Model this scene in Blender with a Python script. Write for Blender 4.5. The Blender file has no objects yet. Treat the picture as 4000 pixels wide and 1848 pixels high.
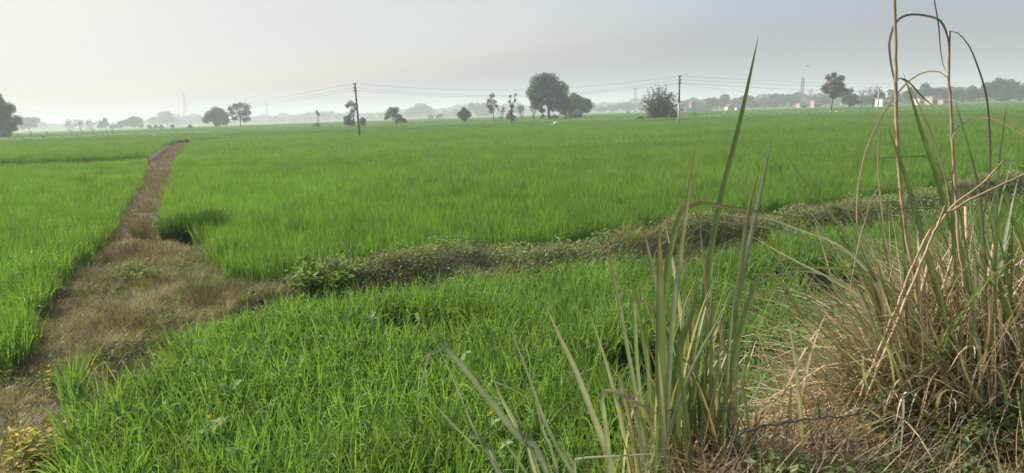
import bpy, math, random
import numpy as np
from mathutils import Matrix, Vector

# ------------------------------------------------------------------ camera, sky, sun, exposure
S = bpy.context.scene
COL = S.collection
F = 2770.0                                  # focal length in units of the 4000 px wide photograph
CAMZ = 2.4
PITCH, ROLL = math.radians(9.8), math.radians(1.82)
CAM = np.array([0.0, 0.0, CAMZ])
FW = np.array([0, math.cos(PITCH), -math.sin(PITCH)])
U0 = np.array([0, math.sin(PITCH), math.cos(PITCH)])
R0 = np.array([1.0, 0, 0])
UP = math.cos(ROLL) * U0 + math.sin(ROLL) * R0
RT = math.cos(ROLL) * R0 - math.sin(ROLL) * U0
cd = bpy.data.cameras.new("camera")
cam = bpy.data.objects.new("camera", cd)
COL.objects.link(cam)
cd.sensor_width = 36.0
cd.lens = 36.0 * F / 4000.0
cd.clip_start, cd.clip_end = 0.05, 12000
cam.matrix_world = Matrix(((RT[0], UP[0], -FW[0], CAM[0]), (RT[1], UP[1], -FW[1], CAM[1]),
                           (RT[2], UP[2], -FW[2], CAM[2]), (0, 0, 0, 1)))
S.camera = cam

SUN_AZ, SUN_EL = math.radians(-65), math.radians(38)      # azimuth from the view axis, minus = left
SD = np.array([math.cos(SUN_EL) * math.sin(SUN_AZ), math.cos(SUN_EL) * math.cos(SUN_AZ), math.sin(SUN_EL)])
w = bpy.data.worlds.new("World"); S.world = w; w.use_nodes = True
nt = w.node_tree; nt.nodes.clear()
out = nt.nodes.new("ShaderNodeOutputWorld"); bg = nt.nodes.new("ShaderNodeBackground")
sky = nt.nodes.new("ShaderNodeTexSky"); sky.sky_type = 'NISHITA'; sky.sun_disc = False
sky.sun_elevation = SUN_EL; sky.sun_rotation = SUN_AZ
sky.air_density = 1.0; sky.dust_density = 6.0; sky.ozone_density = 1.0; sky.altitude = 200
sc_ = nt.nodes.new("ShaderNodeVectorMath"); sc_.operation = 'SCALE'; sc_.inputs['Scale'].default_value = .1      # the milky sky: soft shoulder on the clear-sky radiance
cu = nt.nodes.new("ShaderNodeRGBCurve")
for ci, pts in ((0, [(0, .15), (.06, .20), (.12, .245), (.17, .262), (.29, .50), (.465, .59), (.78, .70), (1, .72)]),
                (1, [(0, .16), (.05, .205), (.10, .25), (.197, .292), (.32, .52), (.476, .59), (.73, .672), (1, .69)]),
                (2, [(0, .17), (.036, .215), (.07, .255), (.20, .342), (.338, .54), (.464, .59), (.636, .622), (1, .64)])):
    cv = cu.mapping.curves[ci]
    cv.points[0].location = pts[0]; cv.points[1].location = pts[-1]
    for p_ in pts[1:-1]: cv.points.new(*p_)
cu.mapping.update()
hs = nt.nodes.new("ShaderNodeVectorMath"); hs.operation = 'SCALE'; hs.inputs['Scale'].default_value = 1 / .12
bg.inputs['Strength'].default_value = 0.097
nt.links.new(sky.outputs[0], sc_.inputs[0]); nt.links.new(sc_.outputs[0], cu.inputs['Color']); nt.links.new(cu.outputs[0], hs.inputs[0]); nt.links.new(hs.outputs[0], bg.inputs[0]); nt.links.new(bg.outputs[0], out.inputs[0])

sl = bpy.data.lights.new("sun", 'SUN'); sl.energy = 5.0; sl.angle = math.radians(0.8); sl.color = (1.0, 0.93, 0.82)
so = bpy.data.objects.new("sun", sl); COL.objects.link(so)
so.rotation_euler = Vector(SD).to_track_quat('Z', 'Y').to_euler()
S.view_settings.view_transform = 'Standard'; S.view_settings.look = 'None'
S.view_settings.exposure = 0.60; S.view_settings.gamma = 1.0
S.cycles.use_denoising = True; S.cycles.denoising_prefilter = "ACCURATE"
S.cycles.max_bounces = 7; S.cycles.diffuse_bounces = 3; S.cycles.glossy_bounces = 2
S.cycles.transmission_bounces = 4; S.cycles.volume_bounces = 1; S.cycles.transparent_max_bounces = 4
HAZE = 0.0009

# ------------------------------------------------------------------ helpers
rng = np.random.default_rng(7)
def hor(px): return 509.0 - 0.0318 * px
def ray(px, py): return FW + RT * ((px - 2000.0) / F) + UP * ((924.0 - py) / F)
def at(px, py, Y):
    d = ray(px, py); return CAM + d * (Y / d[1])
def onz(px, py, z):
    d = ray(px, py); return CAM + d * ((z - CAMZ) / d[2])
def poly(pts, z): return np.array([onz(x, y, z)[:2] for x, y in pts])

def _h(ix, iy, s):
    v = np.sin(ix * 127.1 + iy * 311.7 + s * 74.7) * 43758.5453
    return v - np.floor(v)
def noise(x, y, scale, s=0):
    x = np.asarray(x, float) / scale; y = np.asarray(y, float) / scale
    ix = np.floor(x); iy = np.floor(y); fx = x - ix; fy = y - iy
    fx = fx * fx * (3 - 2 * fx); fy = fy * fy * (3 - 2 * fy)
    a = _h(ix, iy, s); b = _h(ix + 1, iy, s); c = _h(ix, iy + 1, s); d = _h(ix + 1, iy + 1, s)
    return (a * (1 - fx) + b * fx) * (1 - fy) + (c * (1 - fx) + d * fx) * fy
def fbm(x, y, scale, s=0): return noise(x, y, scale, s) * .55 + noise(x, y, scale * .47, s + 3) * .3 + noise(x, y, scale * .21, s + 5) * .15
def sstep(a, b, v):
    t = np.clip((v - a) / (b - a), 0, 1); return t * t * (3 - 2 * t)
def inpoly(x, y, P):
    c = np.zeros(x.shape, bool); n = len(P); j = n - 1
    for i in range(n):
        xi, yi = P[i]; xj, yj = P[j]
        m = ((yi > y) != (yj > y)) & (x < (xj - xi) * (y - yi) / (yj - yi + 1e-12) + xi)
        c ^= m; j = i
    return c
def dline(x, y, L):
    d = np.full(np.shape(x), 1e9)
    for (ax, ay), (bx, by) in zip(L[:-1], L[1:]):
        vx, vy = bx - ax, by - ay
        t = np.clip(((x - ax) * vx + (y - ay) * vy) / (vx * vx + vy * vy + 1e-12), 0, 1)
        d = np.minimum(d, np.hypot(x - ax - t * vx, y - ay - t * vy))
    return d

class Acc:
    def __init__(s): s.v = []; s.q = []; s.t = []; s.c = []; s.n = 0
    def add(s, v, q=None, t=None, c=(.5, .5, .5)):
        v = np.asarray(v, float).reshape(-1, 3)
        c = np.asarray(c, float)
        if c.ndim == 1: c = np.tile(c, (len(v), 1))
        s.v.append(v); s.c.append(c.reshape(-1, 3))
        if q is not None and len(q): s.q.append(np.asarray(q, int).reshape(-1, 4) + s.n)
        if t is not None and len(t): s.t.append(np.asarray(t, int).reshape(-1, 3) + s.n)
        s.n += len(v)
    def build(s, name, mat, parent=None, off=(0, 0, 0), smooth=True):
        me = bpy.data.meshes.new(name)
        V = np.concatenate(s.v) - np.asarray(off, float); C = np.concatenate(s.c)
        q = np.concatenate(s.q) if s.q else np.zeros((0, 4), int)
        t = np.concatenate(s.t) if s.t else np.zeros((0, 3), int)
        me.vertices.add(len(V)); me.vertices.foreach_set('co', V.astype(np.float32).ravel())
        L = np.concatenate([q.ravel(), t.ravel()]).astype(np.int32)
        me.loops.add(len(L)); me.loops.foreach_set('vertex_index', L)
        n = len(q) + len(t); me.polygons.add(n)
        st = np.concatenate([np.arange(len(q)) * 4, len(q) * 4 + np.arange(len(t)) * 3]).astype(np.int32)
        me.polygons.foreach_set('loop_start', st)
        me.polygons.foreach_set('use_smooth', np.full(n, smooth))
        a = me.attributes.new('Col', 'FLOAT_COLOR', 'POINT')
        a.data.foreach_set('color', np.concatenate([C, np.ones((len(C), 1))], 1).astype(np.float32).ravel())
        me.update(calc_edges=True)
        me.materials.append(mat)
        o = bpy.data.objects.new(name, me); COL.objects.link(o)
        if parent is not None: o.parent = parent
        else: o.location = off
        return o

def tag(o, label=None, cat=None, group=None, kind=None):
    if label: o['label'] = label
    if cat: o['category'] = cat
    if group: o['group'] = group
    if kind: o['kind'] = kind
    return o
def thing(name, label, cat, loc, group=None):
    o = bpy.data.objects.new(name, None); COL.objects.link(o); o.location = loc
    o.empty_display_size = .2
    return tag(o, label, cat, group)

def norm(v): return v / (np.linalg.norm(v, axis=-1, keepdims=True) + 1e-9)
def ribbons(acc, P, Sd, W, col, fold=0.0, coltip=None):
    """P n,k,3 centre lines; Sd n,k,3 side vectors; W n,k half widths; col n,3"""
    n, k, _ = P.shape
    cols = 3 if fold else 2
    T = np.gradient(P, axis=1); N = norm(np.cross(T, Sd))
    if cols == 2: V = np.stack([P - Sd * W[..., None], P + Sd * W[..., None]], 2)
    else: V = np.stack([P - Sd * W[..., None] + N * (fold * W)[..., None], P, P + Sd * W[..., None] + N * (fold * W)[..., None]], 2)
    C = np.broadcast_to(col[:, None, None, :], (n, k, cols, 3)).copy()
    if coltip is not None:
        tt = np.clip((np.linspace(0, 1, k) - .7) / .3, 0, 1)[None, :, None, None]
        C = C * (1 - tt) + coltip[:, None, None, :] * tt
    if cols == 3: C[:, :, 1] = C[:, :, 1] * 1.35 + .02
    idx = np.arange(n * k * cols).reshape(n, k, cols)
    q = np.stack([idx[:, :-1, :-1], idx[:, :-1, 1:], idx[:, 1:, 1:], idx[:, 1:, :-1]], -1).reshape(-1, 4)
    acc.add(V.reshape(-1, 3), q=q, c=C.reshape(-1, 3))

def grass(acc, B, L, W, az, th0, th1, col, k=5, pw=1.6, fold=0.0, coltip=None, wob=0.0, twist=0.0):
    """blades from base points; th0 start tilt, th1 added tilt at the tip"""
    n = len(B); t = np.linspace(0, 1, k)
    th = th0[:, None] + th1[:, None] * t[None] ** (pw[:, None] if np.ndim(pw) else pw)
    a = az[:, None] + wob * (rng.random((n, 1)) - .5) * t[None]
    d = np.stack([np.sin(th) * np.cos(a), np.sin(th) * np.sin(a), np.cos(th)], -1)
    st = (d[:, 1:] + d[:, :-1]) * .5 * (L / (k - 1))[:, None, None]
    P = np.concatenate([np.zeros((n, 1, 3)), np.cumsum(st, 1)], 1) + B[:, None, :]
    Sd = np.stack([-np.sin(a), np.cos(a), np.zeros_like(a)], -1)
    if twist:
        fi = ((rng.random((n, 1)) - .5) * 2 * twist)[..., None]; Tn = norm(np.gradient(P, axis=1)); Sd = Sd * np.cos(fi) + np.cross(Tn, Sd) * np.sin(fi)
    prof = np.interp(t, [0, .15, .5, .8, 1], [.55, .9, 1, .7, .04])
    ribbons(acc, P, Sd, W[:, None] * prof[None], col, fold, coltip)

def tube(acc, pts, rad, sides=6, col=(.5, .5, .5), cap=True):
    P = np.asarray(pts, float); k = len(P); rad = np.broadcast_to(np.asarray(rad, float), (k,))
    T = norm(np.gradient(P, axis=0))
    ref = np.array([0, 0, 1.0]) if abs(T[0, 2]) < .9 else np.array([1.0, 0, 0])
    A = norm(np.cross(T, ref)); Bv = np.cross(T, A)
    an = np.linspace(0, 2 * math.pi, sides, endpoint=False)
    V = P[:, None] + rad[:, None, None] * (np.cos(an)[None, :, None] * A[:, None] + np.sin(an)[None, :, None] * Bv[:, None])
    i = np.arange(k * sides).reshape(k, sides); j = np.roll(i, -1, 1)
    q = np.stack([i[:-1], j[:-1], j[1:], i[1:]], -1).reshape(-1, 4)
    v = V.reshape(-1, 3); tr = None
    if cap:
        v = np.concatenate([v, P[:1], P[-1:]]); c0, c1 = k * sides, k * sides + 1
        tr = np.concatenate([np.stack([j[0], i[0], np.full(sides, c0)], -1), np.stack([i[-1], j[-1], np.full(sides, c1)], -1)])
    acc.add(v, q=q, t=tr, c=col)
def box(acc, c, s, rz=0, col=(.5, .5, .5)):
    x, y, z = np.array(s) / 2
    v = np.array([[a * x, b * y, d * z] for d in (-1, 1) for a, b in ((-1, -1), (1, -1), (1, 1), (-1, 1))])
    cr, sr = math.cos(rz), math.sin(rz)
    v = np.stack([v[:, 0] * cr - v[:, 1] * sr, v[:, 0] * sr + v[:, 1] * cr, v[:, 2]], 1) + np.array(c)
    acc.add(v, q=[[3, 2, 1, 0], [4, 5, 6, 7], [0, 1, 5, 4], [1, 2, 6, 5], [2, 3, 7, 6], [3, 0, 4, 7]], c=col)
def smoothpath(pts, n):
    """Catmull-Rom through points, n samples"""
    P = np.asarray(pts, float); m = len(P)
    if m == 2: return P[0] + (P[1] - P[0]) * np.linspace(0, 1, n)[:, None]
    Q = np.concatenate([2 * P[:1] - P[1:2], P, 2 * P[-1:] - P[-2:-1]])
    d = np.concatenate([[0], np.cumsum(np.linalg.norm(np.diff(P, axis=0), axis=1))])
    o = []
    for s in np.linspace(0, d[-1], n):
        i = min(np.searchsorted(d, s, side='right') - 1, m - 2); t = (s - d[i]) / (d[i + 1] - d[i] + 1e-9)
        a, b, c, e = Q[i], Q[i + 1], Q[i + 2], Q[i + 3]
        o.append(.5 * (2 * b + (c - a) * t + (2 * a - 5 * b + 4 * c - e) * t * t + (3 * b - a - 3 * c + e) * t ** 3))
    return np.array(o)

# ------------------------------------------------------------------ materials
def newmat(name):
    m = bpy.data.materials.new(name); m.use_nodes = True
    n = m.node_tree; n.nodes.clear(); return m, n, n.nodes.new("ShaderNodeOutputMaterial")
def vegmat(name, trans=.35, rough=.5, spec=.35, tint=(1.25, 1.3, .55), nscale=6.0, amp=.25):
    m, n, o = newmat(name); N = n.nodes.new; lk = n.links.new
    a = N("ShaderNodeAttribute"); a.attribute_name = 'Col'
    tc = N("ShaderNodeTexCoord"); no = N("ShaderNodeTexNoise"); no.inputs['Scale'].default_value = nscale; no.inputs['Detail'].default_value = 3
    lk(tc.outputs['Object'], no.inputs['Vector'])
    mr = N("ShaderNodeMapRange"); mr.inputs['From Min'].default_value = .3; mr.inputs['From Max'].default_value = .7
    mr.inputs['To Min'].default_value = 1 - amp; mr.inputs['To Max'].default_value = 1 + amp
    lk(no.outputs[0], mr.inputs['Value'])
    vm = N("ShaderNodeVectorMath"); vm.operation = 'SCALE'; lk(a.outputs['Color'], vm.inputs[0]); lk(mr.outputs[0], vm.inputs['Scale'])
    p = N("ShaderNodeBsdfPrincipled"); p.inputs['Roughness'].default_value = rough; p.inputs['Specular IOR Level'].default_value = spec
    lk(vm.outputs[0], p.inputs['Base Color'])
    if trans > 0:
        vt = N("ShaderNodeVectorMath"); vt.operation = 'MULTIPLY'; lk(vm.outputs[0], vt.inputs[0]); vt.inputs[1].default_value = tint
        tr = N("ShaderNodeBsdfTranslucent"); lk(vt.outputs[0], tr.inputs['Color'])
        mx = N("ShaderNodeMixShader"); mx.inputs[0].default_value = trans
        lk(p.outputs[0], mx.inputs[1]); lk(tr.outputs[0], mx.inputs[2]); lk(mx.outputs[0], o.inputs[0])
    else: lk(p.outputs[0], o.inputs[0])
    return m
def solidmat(name, c1, c2, scale=4.0, rough=.8, bump=.3, spec=.3):
    m, n, o = newmat(name); N = n.nodes.new; lk = n.links.new
    tc = N("ShaderNodeTexCoord"); no = N("ShaderNodeTexNoise"); no.inputs['Scale'].default_value = scale; no.inputs['Detail'].default_value = 6
    lk(tc.outputs['Object'], no.inputs['Vector'])
    cr = N("ShaderNodeValToRGB"); cr.color_ramp.elements[0].position = .35; cr.color_ramp.elements[1].position = .68
    cr.color_ramp.elements[0].color = (*c1, 1); cr.color_ramp.elements[1].color = (*c2, 1); lk(no.outputs[0], cr.inputs[0])
    p = N("ShaderNodeBsdfPrincipled"); p.inputs['Roughness'].default_value = rough; p.inputs['Specular IOR Level'].default_value = spec
    lk(cr.outputs[0], p.inputs['Base Color'])
    b = N("ShaderNodeBump"); b.inputs['Strength'].default_value = bump; b.inputs['Distance'].default_value = .05
    lk(no.outputs[0], b.inputs['Height']); lk(b.outputs[0], p.inputs['Normal']); lk(p.outputs[0], o.inputs[0])
    return m
M_WHEAT = vegmat("wheat_leaf", .5, .45, .3, (1.2, 1.2, .55), 1.3, .22)
M_FAR = vegmat("wheat_canopy", .3, .6, .3, (1.3, 1.3, .5), .35, .2)
M_DRY = vegmat("dry_grass", .25, .7, .2, (1.1, 1.0, .8), 5.0, .25)
M_WEED = vegmat("weed_leaf", .4, .6, .15, (1.2, 1.3, .6), 9.0, .25)
M_REED = vegmat("reed_leaf", .34, .45, .35, (1.1, 1.18, .6), 14.0, .18)
M_LEAF = vegmat("tree_leaf", .3, .6, .25, (1.2, 1.25, .6), .8, .35)
M_BARK = vegmat("bark", 0, .85, .2, nscale=3.0, amp=.35)
M_CANE = vegmat("dry_cane", .0, .5, .35, nscale=25.0, amp=.3)
M_GROUND = solidmat("earth", (.09, .075, .045), (.16, .135, .085), 3.0, .9, .6)
M_CONC = solidmat("concrete", (.42, .41, .38), (.62, .6, .56), 1.5, .8, .2)
M_POLE = solidmat("weathered_pole", (.13, .13, .125), (.22, .22, .21), 2.0, .8, .2)
M_STEEL = solidmat("galvanised_steel", (.2, .21, .22), (.3, .31, .32), 1.0, .5, .1)
M_WIRE = solidmat("wire_aluminium", (.12, .12, .13), (.2, .2, .21), 1.0, .5, .0)
M_WHITE = solidmat("white_plaster", (.5, .5, .47), (.66, .65, .62), .9, .85, .15)
M_PINK = solidmat("pink_plaster", (.36, .26, .22), (.45, .34, .29), .8, .85, .15)
M_BRICK = solidmat("brick_wall", (.26, .17, .13), (.36, .25, .20), 2.0, .85, .3)
M_ROOF = solidmat("grey_roof", (.3, .3, .29), (.45, .44, .42), 1.0, .85, .2)
M_DARK = solidmat("dark_opening", (.02, .02, .02), (.05, .045, .04), 2.0, .6, .1)
M_THATCH = solidmat("old_thatch", (.03, .027, .023), (.06, .05, .04), 3.0, .9, .5)
M_STONE = solidmat("pale_stone", (.45, .43, .38), (.7, .68, .62), 9.0, .85, .5)
M_SACK = solidmat("white_sack", (.7, .7, .68), (.82, .82, .8), 6.0, .6, .3)
M_BIRD = solidmat("dark_feather", (.03, .03, .03), (.08, .07, .06), 8.0, .6, .1)

# ------------------------------------------------------------------ layout on the ground (all traced edges laid on the ground plane)
mid_near = [(637, 900), (655, 935), (800, 948), (830, 1000), (880, 1075), (1075, 1112), (1320, 1056), (1550, 1025), (1860, 986), (2170, 955), (2480, 916), (2950, 846), (3416, 776), (3727, 730), (4000, 683), (4500, 600)]
mid_left = [(742, 551), (706, 590), (677, 637), (668, 699), (649, 776), (629, 870)]
far_line = [(742, 549), (1000, 531), (1560, 510), (1950, 497), (2700, 466), (3100, 461), (3500, 455), (4000, 447), (4600, 432)]
P_MIDN = poly(mid_near, .12)
P_MIDL = poly(mid_left, .38)
P_FARL = poly(far_line, .36)
MID = np.concatenate([P_MIDN, P_FARL[::-1], P_MIDL])
left_right = [(60, 1445), (125, 1367), (170, 1275), (200, 1195), (250, 1118), (310, 1056), (373, 994), (442, 932), (466, 870), (528, 776), (556, 699), (578, 637), (640, 590), (683, 553)]
P_LR = poly(left_right, .05)
P_LFAR = poly([(683, 553), (400, 563), (0, 578), (-700, 604)], .36)
LEFT = np.concatenate([P_LR, P_LFAR[1:], np.array([[-60, 40], [-30, 8], [-6, 3.2]])])
near_far = [(388, 1413), (605, 1336), (745, 1273), (932, 1227), (1087, 1188), (1242, 1157), (1553, 1118), (1864, 1072), (2330, 1017), (2640, 994), (2950, 947), (3416, 862), (4000, 761), (4400, 690)]
P_NF = poly(near_far, .47)
P_NL = poly([(264, 1491), (295, 1584), (295, 1708), (310, 1848), (330, 2050)], .15)
NEAR = np.concatenate([P_NF, np.array([[11, 5.5], [3.2, 3.9], [1.5, 2.75], [.9, 2.35], [.3, 2.25], [-1.2, 2.2]]), P_NL[::-1]])
PATHC = np.array([(a + b) / 2 for a, b in zip(P_LR[6:], poly([(637, 915), (629, 870), (640, 800), (655, 740), (668, 699), (677, 637), (706, 590), (742, 551)], .3))])
BUND = (poly([(1000, 1190), (1320, 1110), (1550, 1072), (1860, 1030), (2170, 1000), (2480, 965), (2950, 893), (3416, 815), (4000, 722), (4500, 640)], .22))
def embank(x, y):
    s = (2.50 + np.maximum(0, x - .95) * .72 - y) * .9
    return 1.12 * sstep(-.32, .12, s + .06 * np.sin(x * 3.1)) * sstep(-.25, .6, x) * sstep(3.7, 2.7, x)
def gh(x, y):
    x = np.asarray(x, float); y = np.asarray(y, float)
    e = embank(x, y)
    h = e + .13 * np.exp(-(dline(x, y, PATHC) / .7) ** 2) + .40 * np.exp(-(dline(x, y, BUND) / .46) ** 2) * (.45 + .7 * noise(x, y, 1.5, 2) + .35 * noise(x, y, .55, 3))
    r = np.hypot(x, y)
    vz = sstep(14, 8, r)
    h = h + ((fbm(x, y, .9, 11) - .5) * .46 + (fbm(x, y, .33, 12) - .5) * .10) * np.where(inpoly(x, y, NEAR) | inpoly(x, y, MID), .3, 1) * vz
    return h

# ground: one sheet out to the horizon, fine near the camera
rr = np.geomspace(.25, 4200, 380)
aa = np.concatenate([np.linspace(-50, 50, 520), np.linspace(50, 310, 90)[1:-1]]) * math.pi / 180
RR, AA = np.meshgrid(rr, aa, indexing='ij'); GX = RR * np.sin(AA); GY = RR * np.cos(AA)
GZ = np.zeros_like(GX); nz = RR < 160
GZ[nz] = gh(GX[nz], GY[nz])
acc = Acc(); i = np.arange(RR.size).reshape(RR.shape); j = np.roll(i, -1, 1)
q = np.stack([i[:-1], i[1:], j[1:], j[:-1]], -1).reshape(-1, 4)
v = np.concatenate([np.stack([GX, GY, GZ], -1).reshape(-1, 3), [[0, 0, float(gh(0., 0.))]]])
tri = np.stack([np.full(len(aa), RR.size), i[0], j[0]], -1)
acc.add(v, q=q, t=tri)
tag(acc.build("ground", M_GROUND), kind='structure')

# ------------------------------------------------------------------ wheat
GREEN = np.array([.124, .234, .038])
def wcol(n, x, y, base=GREEN, amp=.3):
    g = base[None] * (1 - amp / 2 + amp * rng.random((n, 1)))
    yel = rng.random((n, 1)) ** 3; blu = (rng.random((n, 1)) < .3) * rng.random((n, 1)); g = g * (1 - blu * np.array([.3, .2, -.6]))
    g = g * (1 - .35 * yel) + np.array([.17, .24, .03])[None] * .35 * yel
    p = fbm(x, y, 7.0, 21)[:, None]
    return g * (.86 + .28 * p)
def jitter_edge(x, y, amt=.16): return x + (fbm(x, y, .45, 31) - .5) * amt * 3, y + (fbm(x, y, .45, 32) - .5) * amt * 3
def sample(P, r0, r1, dens, azlim=43):
    a0 = math.radians(azlim); area = a0 * (r1 * r1 - r0 * r0)
    n = int(area * dens); r = np.sqrt(rng.random(n) * (r1 * r1 - r0 * r0) + r0 * r0); a = (rng.random(n) * 2 - 1) * a0
    x = r * np.sin(a); y = r * np.cos(a); jx, jy = jitter_edge(x, y); m = inpoly(jx, jy, P)
    return x[m], y[m]
def wheat(acc, x, y, nb, hgt, wid, k, droop=(.5, 1.6), zfun=gh, spread=.05, fold=0.0, base=GREEN, lean=.3, pq=1.4, tips=0.0):
    z = zfun(x, y); n = len(x)
    hs_ = hgt * (.74 + .36 * fbm(x, y, 1.0, 41) + .18 * fbm(x, y, 6.0, 42))
    B = np.repeat(np.stack([x, y, z], -1), nb, 0)
    B[:, :2] += (rng.random((n * nb, 2)) - .5) * spread
    az = rng.random(n * nb) * 2 * math.pi
    L = np.repeat(hs_, nb) * (.65 + .6 * rng.random(n * nb))
    W = wid * (.6 + .7 * rng.random(n * nb))
    th0 = .03 + lean * rng.random(n * nb); th1 = droop[0] + (droop[1] - droop[0]) * rng.random(n * nb) ** pq
    pw = 2.2
    if tips:
        b = rng.random(n * nb) < tips; th1 = np.where(b, rng.uniform(1.5, 2.9, n * nb), th1 * .55); pw = np.where(b, rng.uniform(2.6, 5.5, n * nb), 2.0)
    grass(acc, B, L, W, az, th0, th1, wcol(n * nb, B[:, 0], B[:, 1], base), k, pw, fold, twist=1.3 if k > 3 else .8)

def keep(x, y, f):
    m = f(x, y); return x[m], y[m]
# near plot: dense, arched blades
a_ = Acc()
x, y = sample(NEAR, 2.2, 14, 235); x, y = keep(x, y, lambda x, y: (embank(x, y) < .25) & (fbm(x, y, 1.1, 51) > .36))
wheat(a_, x, y, 6, .53, .0073, 10, (.3, 1.4), fold=.3, lean=.26, tips=.45, spread=.075, base=GREEN * np.array([1.0, .97, 1.15]))
x, y = sample(NEAR, 14, 28, 150, 46); wheat(a_, x, y, 4, .48, .0065, 5, (.3, 1.2), spread=.1, lean=.25, base=GREEN * np.array([1.0, .97, 1.15]))
tag(a_.build("wheat_crop", M_WHEAT), "dense bright green young wheat in the small plot in front of the earth bund", "crop", kind='stuff')
# middle field
a_ = Acc()
fz = lambda x, y: np.zeros_like(x)
def hole(x, y): return fbm(x, y, 2.6, 61) > .24
gapx, gapy = onz(765, 905, .1)[:2]
def corner(x, y): return np.hypot((x - gapx) * 1.0, (y - gapy) * .8) > .6
for r0, r1, D, nb, wd, k in ((7, 20, 270, 4, .005, 6), (20, 45, 125, 4, .0062, 4), (45, 130, 45, 3, .0115, 3)):
    x, y = sample(MID, r0, r1, D); x, y = keep(x, y, lambda x, y: hole(x, y) & corner(x, y)); wheat(a_, x, y, nb, .47, wd, k, (.15, 1.2), fz, .07 * (1 + r0 / 30), lean=.22, base=GREEN * 1.22, tips=.25 if r0 < 10 else 0)
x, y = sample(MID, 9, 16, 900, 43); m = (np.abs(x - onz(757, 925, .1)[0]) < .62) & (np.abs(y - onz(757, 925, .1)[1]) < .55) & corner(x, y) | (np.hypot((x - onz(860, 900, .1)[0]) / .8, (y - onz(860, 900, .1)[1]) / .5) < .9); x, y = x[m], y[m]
wheat(a_, x, y, 5, .56, .006, 7, (.2, 1.2), fz, .06, lean=.22, base=np.array([.045, .12, .022]))  # taller, lusher corner wheat; its dark green also paints in the notch's shade
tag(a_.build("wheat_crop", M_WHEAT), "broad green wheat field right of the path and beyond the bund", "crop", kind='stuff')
# left field
a_ = Acc(); BANDA = poly([(-500, 662), (0, 649), (300, 640), (590, 628)], .2)
def lok(x, y): return (fbm(x, y, 1.7, 71) > .31) & (dline(x, y, BANDA) > .3)
def zleft(x, y): return .38 * (y > np.interp(x, *BSORT))
BSORT = tuple(BANDA[np.argsort(BANDA[:, 0])].T)
for r0, r1, D, nb, wd, k in ((4, 20, 280, 4, .0052, 7), (20, 45, 125, 4, .0062, 4), (45, 130, 45, 3, .0115, 3)):
    x, y = sample(LEFT, r0, r1, D, 48); x, y = keep(x, y, lok); wheat(a_, x, y, nb, .45, wd, k, (.15, 1.3), zleft, .07 * (1 + r0 / 30), lean=.22, base=GREEN * 1.2, tips=.3 if r0 < 10 else 0)
x, y = sample(LEFT, 25, 70, 150, 48); x, y = keep(x, y, lambda x, y: dline(x, y, BANDA) < .5); wheat(a_, x, y, 4, .62, .008, 4, (.1, .8), lambda x, y: np.full(np.shape(x), .08), .1, lean=.15)
x, y = sample(np.concatenate([LEFT[:0], P_LFAR + [0, -1], P_LFAR[::-1] + [0, 2.2]]), 50, 110, 60, 48); wheat(a_, x, y, 4, .5, .014, 3, (.1, .8), lambda x, y: np.full(np.shape(x), .05), .15, lean=.15)
tag(a_.build("wheat_crop", M_WHEAT), "green wheat field on the left side of the dry footpath", "crop", kind='stuff')
# far fields: canopy sheet plus tufts, cut by furrows
FARP = np.concatenate([P_LFAR[::-1] + [0, 1.3], P_FARL + [0, 1.3], np.array([[900, 120], [3000, 1200], [2500, 3600], [-2500, 3600], [-3000, 1200], [-600, 200]])])
FUR = [poly([(-300, 555), (0, 548), (420, 531), (900, 512)], .3), poly([(300, 520), (800, 505), (1500, 493)], .3), poly([(2000, 474), (2600, 468), (3000, 442), (3500, 434), (4100, 414)], .3),
       poly([(900, 500), (1500, 490), (2100, 478), (2600, 460)], .3)]
def zfar(x, y):
    z = np.full(np.shape(x), .17)
    for f in FUR:
        f = f[np.argsort(f[:, 0])]; w_ = (f[-1, 0] - f[0, 0]) * .18
        z = z + .13 * (y > np.interp(x, f[:, 0], f[:, 1])) * sstep(f[0, 0] - w_ * .2, f[0, 0] + w_, x) * sstep(f[-1, 0] + w_ * .2, f[-1, 0] - w_, x)
    return z
def farok(x, y):
    m = np.ones(x.shape, bool)
    for f in FUR: m &= dline(x, y, f) > 1.0
    return m
a_ = Acc()
x, y = sample(FARP, 70, 150, 16, 44); x, y = keep(x, y, farok); wheat(a_, x, y, 2, .45, .04, 3, (.15, .9), zfar, .2, lean=.2, base=GREEN * 1.12)
x, y = sample(np.concatenate([P_FARL + [0, -.6], P_FARL[::-1] + [0, 2.2]]), 60, 150, 40, 44); wheat(a_, x, y, 3, .5, .02, 3, (.1, .8), lambda x, y: np.full(np.shape(x), .05), .15, lean=.15, base=GREEN * 1.12)
x, y = sample(FARP, 150, 420, 2.2, 44); x, y = keep(x, y, farok); wheat(a_, x, y, 2, .47, .10, 3, (.15, .9), zfar, .5, lean=.2, base=GREEN * 1.12)
rr2 = np.geomspace(60, 4000, 300); aa2 = np.linspace(-60, 60, 420) * math.pi / 180
R2, A2 = np.meshgrid(rr2, aa2, indexing='ij'); X2 = R2 * np.sin(A2); Y2 = R2 * np.cos(A2)
Z2 = zfar(X2, Y2) + .30 + .10 * (rng.random(X2.shape) - .5)
cx = (X2[:-1, :-1] + X2[1:, 1:]) / 2; cy = (Y2[:-1, :-1] + Y2[1:, 1:]) / 2
ok = inpoly(cx, cy, FARP)
i = np.arange(R2.size).reshape(R2.shape)
q = np.stack([i[:-1, :-1], i[1:, :-1], i[1:, 1:], i[:-1, 1:]], -1)[ok]
pc = fbm(X2, Y2, 60, 81)[..., None]; pc2 = fbm(X2, Y2, 9, 82)[..., None]
a_.add(np.stack([X2, Y2, Z2], -1).reshape(-1, 3), q=q.reshape(-1, 4), c=(GREEN * 1.1 * (.7 + .35 * pc + .35 * pc2)).reshape(-1, 3))
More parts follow.
